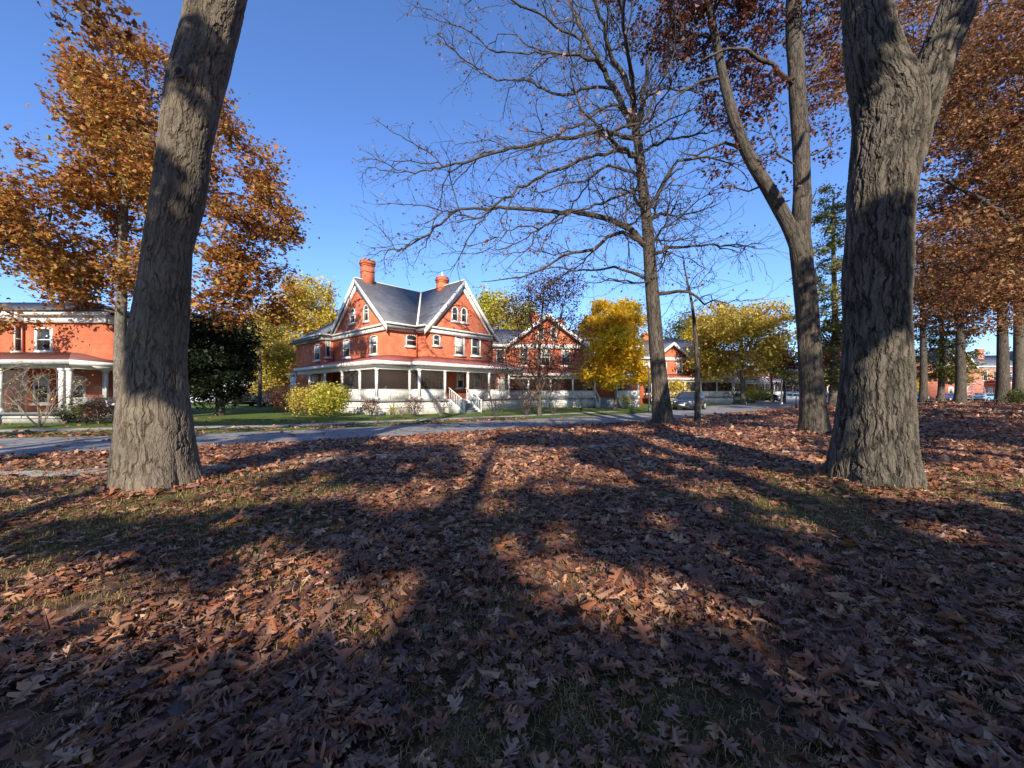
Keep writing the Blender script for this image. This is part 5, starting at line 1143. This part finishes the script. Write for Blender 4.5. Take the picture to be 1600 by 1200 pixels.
# a brick house deeper behind the lawn left of the near house
def left_house():
    OX = -28.5; Y0 = 22.5; root = empty('brick_house', (OX, Y0, 0), .0, label='brick house at the left edge of view with a low porch and dull red roof', cat='house')
    XE = at(165, Y0) - OX; he = 5.75
    g = Geo(); g.box(-12, XE, 0, 4.2, -.2, he); g.box(-12, 0, -1.9+1.3, .003, -.2, he); g.build('wall', M['brick'], root)
    b = Geo(); b.box(-12.1, XE+.15, -.16, -.002, he-.1, he+.42); b.box(-12, XE+.42, -.42, -.161, he+.3, he+.5); b.box(XE+.002, XE+.15, 0, 4.2, he-.1, he+.42); b.box(-12, .15, -.78, -.602, he-.1, he+.42); b.box(.002, .15, -.6, -.2, he-.1, he+.42); b.build('frieze', M['white'], root)
    r = Geo(); r.slab([(-12.5, -.5, he+.5), (XE+.45, -.5, he+.5), (XE-3.0, 2.2, he+1.5), (-9, 2.2, he+1.5)], .12); r.slab([(XE+.45, -.5, he+.5), (XE+.45, 4.6, he+.5), (XE-3.0, 2.2, he+1.5)], .12); r.slab([(-12.5, 4.6, he+.5), (XE+.45, 4.6, he+.5), (XE-3.0, 2.2, he+1.5), (-9, 2.2, he+1.5)], .12)
    rf = r.build('roof', M['slate'], root)
    f = wallmap('-y', 0); z = lambda py, Y: CAMZ+(HZ-py)/F*Y
    window(root, f, at(69, Y0)-OX, z(549, Y0), 1.05, z(512, Y0)-z(549, Y0), rise=.04, blind=0, wide=.14, brickarch=False)
    window(root, wallmap('-y', -.6), -1.9, 4.0, 1.0, 1.5, rise=.04, blind=.4, brickarch=False)
    window(root, wallmap('+x', 0), -.32, 3.95, .36, 1.5, rise=.04, blind=0, wide=.06, brickarch=False)
    for x in (-1.2, 1.0, 3.1): window(root, f if x > 0 else wallmap('-y', -.6), x, .95, .95, 1.6, rise=.04, blind=.3, brickarch=False)
    d = Geo(); d.box(1.9, 2.8, -.06, -.002, .55, 2.6); d.build('door', M['dark'], root)
    for a_, b_ in ((.1+.0, 2.5),):  # screens added to this porch to darken it like the shade inside
        q = Geo(); q.box(a_, b_, -1.52-.9, -1.51-.9, 1.2, 2.85); q.build('screen', M['screen'], root)
        q = Geo(); q.box(-.3, 3.2, -2.41, -2.40, .56, 2.85); q.build('screen', M['screen'], root)
    # porch with a slanted corner
    wl_ = [(-12, -.62), (3.6, -.62), (XE-.2, .9), (XE-.2, 1.2)]
    O = offset_path([(-12, -.6), (3.4, -.6), (XE-1.5, 1.2)], 1.9)
    L0 = math.dist(O[0], O[1]); L1 = math.dist(O[1], O[2])
    porch(root, [(-12, -.6), (3.4, -.6), (XE-1.5, 1.2)], 1.9, .55, 2.85, 3.15, [.1, L0-9.2, L0-6.4, L0-4.1+.5, L0-.4, L0, L0+L1*.5, L0+L1-.1], gap=[(L0-6.5, L0-3.0), (L0-3.7, L0-.3)], screens=True, rise=.65, tin='tin_dull')
    s = Geo(); X0 = 3.4+.9-(9.2-L0)*0; xs = O[0][0]+(L0-6.4); xe = O[0][0]+(L0-3.6); yo = O[0][1]
    for i in range(3): s.box(xs+.1, xe-.1, yo-.3*(i+1)-.14, yo-.3*i-.14, -.05, .55*(1-(i+1)/4))
    s.build('steps', M['grey'], root)
    for xx in (xs, xe):
        h = Geo(); h.bar((xx, yo-.15, 1.35), (xx, yo-1.15, 1.0), .09, .12); h.bar((xx, yo-1.15, 0), (xx, yo-1.15, 1.15), .2); h.prism([(yo-.15, -.05), (yo-.15, .5), (yo-1.15, .2), (yo-1.15, -.05)], 'x', xx-.05, xx+.05)
        for i in range(5): t = (i+.5)/5; h.bar((xx, yo-.15-t, .35), (xx, yo-.15-t, 1.3-.35*t), .04)
        h.build('handrail', M['white'], root)
left_house()

# ------------------------------------------------------------------ cars
def make_car(loc, heading, paintm, label, kind='suv', group=None):
    root = empty('parked_car', loc, heading, label=label, cat='car', group=group)
    L = 4.55; top = 1.66 if kind == 'suv' else 1.45; hood = .98 if kind == 'suv' else .88; belt = 1.02 if kind == 'suv' else .92
    # stations: x, bottom, shoulder height, half width, top height, half width at top
    ST = [(-2.27, .50, .80, .70, .95, .60), (-2.18, .36, .92, .84, 1.10, .72), (-1.95, .26, belt, .90, top*.82, .70), (-1.55, .22, belt, .915, top*.965, .66), (-.9, .2, belt, .92, top, .66), (0, .2, belt, .92, top*1.005, .665), (.35, .2, belt, .92, top*.99, .655),
          (.95, .2, belt, .92, hood+.16, .70), (1.25, .2, belt-.03, .915, hood+.03, .74), (1.8, .22, belt-.10, .90, hood-.06, .68), (2.1, .26, .78, .84, .84, .64), (2.27, .34, .62, .72, .72, .58)]
    g = Geo(); V = []
    for x, zb, zs, w, zt, wt in ST:
        half = [(w*.86, zb), (w, zb+.16), (w*1.0, (zb+zs)/2), (w*.985, zs), (wt+(w-wt)*.30, zs+(zt-zs)*.55), (wt, zt-.04), (wt*.6, zt)]
        V += [(x, y, z) for y, z in half] + [(x, -y, z) for y, z in half[::-1]]
    n = 14; k = len(ST); i, j = np.meshgrid(np.arange(k-1), np.arange(n)); i = i.ravel(); j = j.ravel(); j2 = (j+1) % n
    g.add(V, [np.stack([i*n+j, i*n+j2, (i+1)*n+j2, (i+1)*n+j], -1), list(range(n)), list(range((k-1)*n, k*n))[::-1]])
    body = g.build('body', paintm, root, smooth=True)
    md = body.modifiers.new('sub', 'SUBSURF'); md.levels = 1; md.render_levels = 2
    w = Geo(); t_ = .017
    def quad(pts): w.add(pts, [[0, 1, 2, 3]])
    quad([(1.22, .68, hood+.09), (1.22, -.68, hood+.09), (.44, -.60, top*.975), (.44, .60, top*.975)]) ; q = np.array(w.V[-1]); q += [t_*1.5, 0, t_*2.2]
    w.V[-1] = q
    quad([(-1.98, .62, top*.78), (-1.98, -.62, top*.78), (-1.66, -.58, top*.94), (-1.66, .58, top*.94)]); w.V[-1] = np.array(w.V[-1]) + [-.06, 0, .02]
    for sgn in (-1, 1):
        for a, b in ((-1.7, -.98), (-.93, -.12), (-.07, .62)):
            y0, y1 = .915*sgn, .715*sgn; e = .38 if b > .5 else 0; e2 = .2 if a < -1.5 else 0
            w.add([(a, y0, belt+.05), (b+e*.9, y0, belt+.05), (b-e*.25, y1, top*.93), (a+e2, y1, top*.93)], [[0, 1, 2, 3]])
    w.build('glass', M['glass'], root)
    for x in (-1.38, 1.40):
        for sgn in (-1, 1):
            r = .345; c = Geo(); c.cyl((x, sgn*.72, r), (x, sgn*.945, r), r, 28); wh = c.build('wheel', M['black'], root)
            d = Geo(); d.cyl((x, sgn*.94, r), (x, sgn*.958, r), .21, 20); d.cyl((x, sgn*.955, r), (x, sgn*.965, r), .06, 10)
            for a in range(5): th = a*2*PI/5; d.bar((x+.05*math.cos(th), sgn*.962, r+.05*math.sin(th)), (x+.2*math.cos(th), sgn*.962, r+.2*math.sin(th)), .045, .02)
            d.build('rim', M['steel'], wh)
            a_ = Geo(); th = np.linspace(-.15, PI+.15, 15); P_ = np.array([(x+.39*math.cos(t), sgn*.905, r+.39*math.sin(t)) for t in th]); tube(a_, P_, np.full(15, .035), 6); a_.build('wheel_arch', M['black'], root)
    f = Geo(); f.box(2.02, 2.245, -.5, .5, .56, .76); f.build('grille', M['black'], root)
    f = Geo(); f.box(2.06, 2.262, -.44, .44, .635, .675); f.build('grille_bar', M['chrome'], root)
    f = Geo(); f.box(1.9, 2.262, -.62, .62, .27, .43); f.build('lower_intake', M['black'], root)
    f = Geo(); f.box(2.262, 2.285, -.26, .26, .44, .56); f.build('number_plate', M['trim'], root)
    for sgn in (-1, 1):
        f = Geo(); f.prism([(2.16, sgn*.50), (2.20, sgn*.62), (1.98, sgn*.83), (1.74, sgn*.885), (1.80, sgn*.6)], 'z', .68, .80); f.build('headlight', M['lamp'], root)
        f = Geo(); f.prism([(-2.27, sgn*.52), (-2.2, sgn*.80), (-1.98, sgn*.885), (-2.0, sgn*.6)], 'z', .82, 1.02); f.build('tail_light', M['tail'], root)
        f = Geo(); f.prism([(.78, belt+.02), (.98, belt+.02), (.95, belt+.18), (.80, belt+.18)], 'y', sgn*.93, sgn*1.09); f.build('wing_mirror', paintm, root)
        f = Geo(); f.bar((-1.3, sgn*.58, top*1.02+.02), (.3, sgn*.58, top*1.02+.02), .04, .05); f.build('roof_rail', M['black'], root)
        for hx_ in (-.75, .1):
            f = Geo(); f.box(hx_-.09, hx_+.09, min(sgn*.925, sgn*.945), max(sgn*.925, sgn*.945), .88, .91); f.build('door_handle', M['chrome'], root)
    return root
make_car((at(1080, 34.5), 34.8, .02), math.atan2(-.76, -.65), M['car_dark'], 'dark crossover parked at the kerb behind the slim bare tree, headlights towards the camera')
make_car((at(386, 44), 44, 0), .5, M['car_black'], 'dark sedan on the drive showing past the right side of the near-black evergreen', 'sedan')
make_car((at(418, 45), 45, 0), 2.9, M['car_black'], 'dark boxy car parked next to the sedan, towards the near brick house')
make_car((at(325, 52), 52, 0), .2, M['car_white'], 'white car partly hidden by the near-black evergreen trunk', 'sedan')
make_car((at(1147, 60), 60, 0), 2.6, M['car_white'], 'pale car under the broad yellow tree down the street', 'sedan')
make_car((at(1191, 64), 64, 0), 2.5, M['car_black'], 'low dark car between the broad yellow tree and the white pole', 'sedan')
make_car((at(1238, 66), 66, 0), 2.5, M['car_white'], 'silver-white car under the little brown-leaved tree', 'sedan')
make_car((at(1486, 72), 72, 0), .1, M['car_blue'], 'blue car across the park in front of the gabled house', 'sedan')
make_car((at(1532, 73), 73, 0), 3.0, M['car_black'], 'dark car across the park right of the swing frame', 'sedan')
make_car((at(1545, 68), 68, 0), .1, M['car_sky'], 'light blue car across the park near the picnic table', 'sedan')
make_car((at(1268+160, 70), 70, 0), .1, M['car_sky'], 'grey-blue car across the park below the bright orange small tree', 'sedan')

# ------------------------------------------------------------------ shrubs and small plants
def shrub(label, px, Yd, h, w, n, twig, seed, leaf=None, nl=0, ls=.08, stems=7, name='shrub', base=.25, sig=.12, r=.006, cat='shrub', low=.2, group=None):
    rng = np.random.default_rng(seed); x = at(px, Yd); s = Skel(seed); c = np.array([x, Yd, 0.])
    root_id = s.node(c+[0, 0, -.05], -1)
    for i in range(stems):
        a = rng.uniform(0, 2*PI); q = rng.uniform(.2, .75)
        b0 = c + [math.cos(a)*base*.4, math.sin(a)*base*.4, 0]; tp = c + [math.cos(a)*w*.5*q, math.sin(a)*w*.5*q, h*rng.uniform(.45, .7)]
        s.limb([b0, (b0+tp)/2 + [0, 0, h*.06], tp], r*3.2, r*1.6, parent=root_id, wob=.03, seg=h/6)
    P = lobes_points(rng, [((x, Yd, h*.58), (w/2, w/2, h*.44))], n, low, .15, seed)
    for q in P: s.connect(q, h/7, h*.02, kdir=1.0, lo=1, curve=.5)
    s.finish(r, .36); root = empty(name, tuple(c), label=label, cat=cat, group=group); g = Geo(); s.draw(g)
    for v in g.V: v -= c
    g.build('stems', twig, root, attr=True)
    if nl:
        t = s.P[s.tips]; P0 = np.repeat(t, nl, 0) + rng.normal(0, sig, (len(t)*nl, 3)); P0[:, 2] = np.maximum(P0[:, 2], .05); g = Geo(); crown_leaves(g, P0-c, ls, rng); g.build('foliage', leaf, root)
def gy(px, py): return gp(px, py)[1]
sh = 'shrubs along the porch of the near house'
shrub('big golden-green forsythia bush at the left corner of the near porch', 514, 25.3, 1.95, 2.5, 240, M['twig'], 201, M['lf_willow'], 34, .12, sig=.22)
shrub('olive shrub with drooping stems between the golden bush and the bare hedge', 481, 26.0, 2.0, 2.3, 200, M['twig'], 202, M['lf_gold'], 18, .11, sig=.2)
shrub('dark tangled bush at the near house left corner, tallest of the dull ones', 457, 27.5, 2.3, 3.0, 300, M['twig'], 203, M['lf_dark'], 10, .1, sig=.2)
shrub('small dark purple-leaved bush in front of the corner post of the near porch', 580, 25.4, 1.25, 1.25, 110, M['twig'], 204, M['lf_dark'], 16, .07, group=sh)
shrub('tiny yellow-green bush before the pale porch skirt', 614, 25.0, .7, .6, 60, M['twig'], 205, M['lf_willow'], 8, .06, group=sh)
shrub('reddish bare twigs rising before the porch parapet', 613, 25.8, 1.7, .8, 110, M['twig_pale'], 206, M['lf_red'], 1, .05, group=sh)
shrub('round dark bush left of the porch steps', 648, 25.2, 1.35, 1.3, 150, M['twig'], 207, M['lf_dark'], 12, .06, group=sh)
shrub('pale bare twiggy bush directly left of the grey steps', 688, 26.2, 1.45, 1.7, 210, M['twig_pale'], 208, M['lf_dry'], 2, .06, group=sh)
shrub('small grey-leaved bush close against the near porch skirt', 628, 26.4, .9, .8, 70, M['twig_pale'], 222, M['lf_dry'], 4, .06, group=sh)
shrub('large dark bare bush with fanning stems right of the grey steps', 774, 25.0, 2.5, 2.6, 260, M['twig'], 209, M['lf_dark'], 3, .07, stems=12)
shrub('dark dense-stemmed bush left of the upswept tree', 822, 26.4, 2.6, 1.8, 240, M['twig'], 210, M['lf_dark'], 5, .08, stems=12)
shrub('bare fan-shaped bush right of the upswept tree trunk', 864, 27.6, 1.9, 1.6, 90, M['twig'], 211, stems=9, name='shrub')
shrub('thin bare bush on the open lawn before the second house', 907, 30.5, 1.9, 1.2, 70, M['twig'], 212, M['lf_dry'], 1, .06, stems=5)
shrub('multi-stemmed bare bush with pale crooked stems before the left house', 62, 17.6, 2.9, 3.4, 420, M['twig_pale'], 213, M['lf_gold'], 1, .07, stems=7, r=.0065, low=.35)
shrub('low dark bush beside the left house porch end', 133, 19.6, 1.2, 1.6, 120, M['twig'], 214, M['lf_green'], 10, .09)
shrub('brown low bush between the left porch and the leaning trunk', 155, 19.4, 1.3, 1.1, 120, M['twig_pale'], 215, M['lf_dark'], 9, .09)
shrub('dark low bush under the far end of the left porch', 105, 19.9, .9, 1.0, 90, M['twig'], 216, M['lf_ever'], 12, .08)
shrub('olive bush under the third house windows behind the dark car', 1052, 47, 3.2, 3.4, 120, M['twig'], 217, M['lf_gold'], 22, .2, sig=.3)
shrub('orange-leaved bush before the white-porched house', 1130, 56, 3.2, 3.4, 110, M['twig'], 218, M['lf_orange'], 20, .2, sig=.3)
shrub('yellow-green bush near the far low dark car', 1178, 56, 2.6, 4.2, 110, M['twig'], 219, M['lf_willow'], 20, .2, sig=.3)
shrub('small olive bush at the second house porch end', 978, 38, 1.3, 1.2, 70, M['twig_pale'], 220, M['lf_willow'], 10, .1)
shrub('green low bush at the right edge behind the last park trunk', 1596, 46, 1.8, 3.0, 90, M['twig'], 221, M['lf_green'], 22, .16, sig=.25)
shrub('orange bush glowing under the tree by the near house left bay', 436, 33, 2.0, 1.8, 90, M['twig'], 223, M['lf_orange'], 14, .12, sig=.2)

# ------------------------------------------------------------------ small built things
def adirondack(label, x, y, z, rz, m, s=1):
    root = empty('porch_chair', (x, y, z), rz, label=label, cat='chair'); g = Geo()
    for i in range(5): g.bar((-.24+i*.12, .12, .32), (-.26+i*.13, .50, 1.02-abs(i-2)*.05), .10, .02)
    g.build('backrest', m, root); g = Geo()
    for i in range(5): g.bar((-.27, -.35+i*.11, .40-i*.025), (.27, -.35+i*.11, .40-i*.025), .02, .10)
    g.build('seat', m, root)
    for sg in (-1, 1):
        g = Geo(); g.bar((sg*.34, -.40, .60), (sg*.34, .38, .58), .12, .025); g.build('armrest', m, root)
        g = Geo(); g.bar((sg*.30, -.36, 0), (sg*.30, -.36, .59), .07, .04); g.build('leg', m, root); g = Geo(); g.bar((sg*.28, -.4, .36), (sg*.28, .45, .02), .03, .12); g.build('leg', m, root)
P_ = A0 + DR*(-.2) + DL*(-.6)
wp = lambda lx, ly: A0 + DR*lx + DL*ly
c = wp(-1.35, -1.1); adirondack('white slatted chair on the near porch behind its front corner parapet', c[0], c[1], 1.065, TH+PI*1.3, M['white'])
c = wp(7.6, -2.6); adirondack('brown chair at the top of the near porch steps', c[0], c[1], 1.065, TH+.3, M['picnic'])
c = (at(145, 19.6), 20.9); adirondack('white chair on the left house porch', c[0], c[1], .555, .2, M['white'])

def picnic(label, x, y, rz, group='picnic tables under the park oaks'):
    root = empty('picnic_table', (x, y, 0), rz, label=label, cat='picnic table', group=group); g = Geo()
    for i in range(5): g.box(-.95, .95, -.36+i*.147, -.36+i*.147+.137, .73, .77)
    g.build('table_top', M['picnic'], root)
    for sg in (-1, 1):
        g = Geo()
        for i in range(2): g.box(-.95, .95, sg*.70-.14+i*.145, sg*.70-.14+i*.145+.135, .43, .47)
        g.build('bench', M['picnic'], root)
        g = Geo(); g.bar((sg*.7, -.3, .73), (sg*.7, -.62, 0), .09, .05); g.bar((sg*.7, .3, .73), (sg*.7, .62, 0), .09, .05); g.bar((sg*.73, -.8, .40), (sg*.73, .8, .40), .05, .09); g.build('leg', M['picnic'], root)
picnic('dark picnic table beside the dappled park trunk', at(1556, 44), 44, .1)
picnic('dark picnic table in the sun left of the straight dark park trunk', at(1462, 50), 50, -.3)

def swing():
    Y = 66; x0 = at(1498, Y); x1 = at(1532, Y); root = empty('climbing_frame', ((x0+x1)/2, Y, 0), .15, label='pale metal climbing frame with arched bars across the park', cat='climbing frame')
    w = (x1-x0)/2; g = Geo(); b = np.array([0, 0, 0.])
    for y in (-.8, .8):
        th = np.linspace(0, PI, 13); P = np.array([(-w*math.cos(t), y, 2.0+1.1*math.sin(t)) for t in th]); P = np.concatenate([[(-w*1.1, y, 0)], P, [(w*1.1, y, 0)]]); tube(g, P, np.full(len(P), .05), 6)
    g.build('arch', M['steel'], root); g = Geo()
    for t in np.linspace(.15, PI-.15, 8): g.bar((-w*math.cos(t), -.8, 2.0+1.1*math.sin(t)), (-w*math.cos(t), .8, 2.0+1.1*math.sin(t)), .05)
    for z in (.6, 1.2, 1.8): g.bar((-w*1.05, -.8, z), (-w*1.05, .8, z), .05); g.bar((w*1.05, -.8, z), (w*1.05, .8, z), .05); g.bar((-w*1.05, -.8, z), (w*1.05, -.8, z), .04)
    g.build('rung', M['steel'], root)
swing()
def pole(name, label, px, Yd, h, r, mat, cat):
    root = empty(name, (at(px, Yd), Yd, 0), label=label, cat=cat); g = Geo(); g.cyl((0, 0, -.1), (0, 0, h), r, 12, r2=r*.75); g.build('shaft', mat, root)
    g = Geo(); g.cyl((0, 0, h), (0, 0, h+.12), r*1.1, 10, r2=r*.2); g.build('cap', mat, root); g = Geo(); g.cyl((0, 0, 0), (0, 0, .3), r*1.5, 12); g.build('base', mat, root)
pole('lamp_post', 'white pole on the verge under the little brown-leaved tree', 1221, 50, 3.7, .11, M['white'], 'pole')
pole('post', 'thin pale post on the lawn left of the near-leafless oak', 1014, 32, 3.6, .07, M['concrete'], 'post')
pole('sign_post', 'short dark post at the street edge left of the forked oak', 1244, 38, 1.3, .05, M['black'], 'post')
pole('bollard', 'white painted post under the broad yellow tree', 1163, 52, 1.6, .16, M['white'], 'bollard')
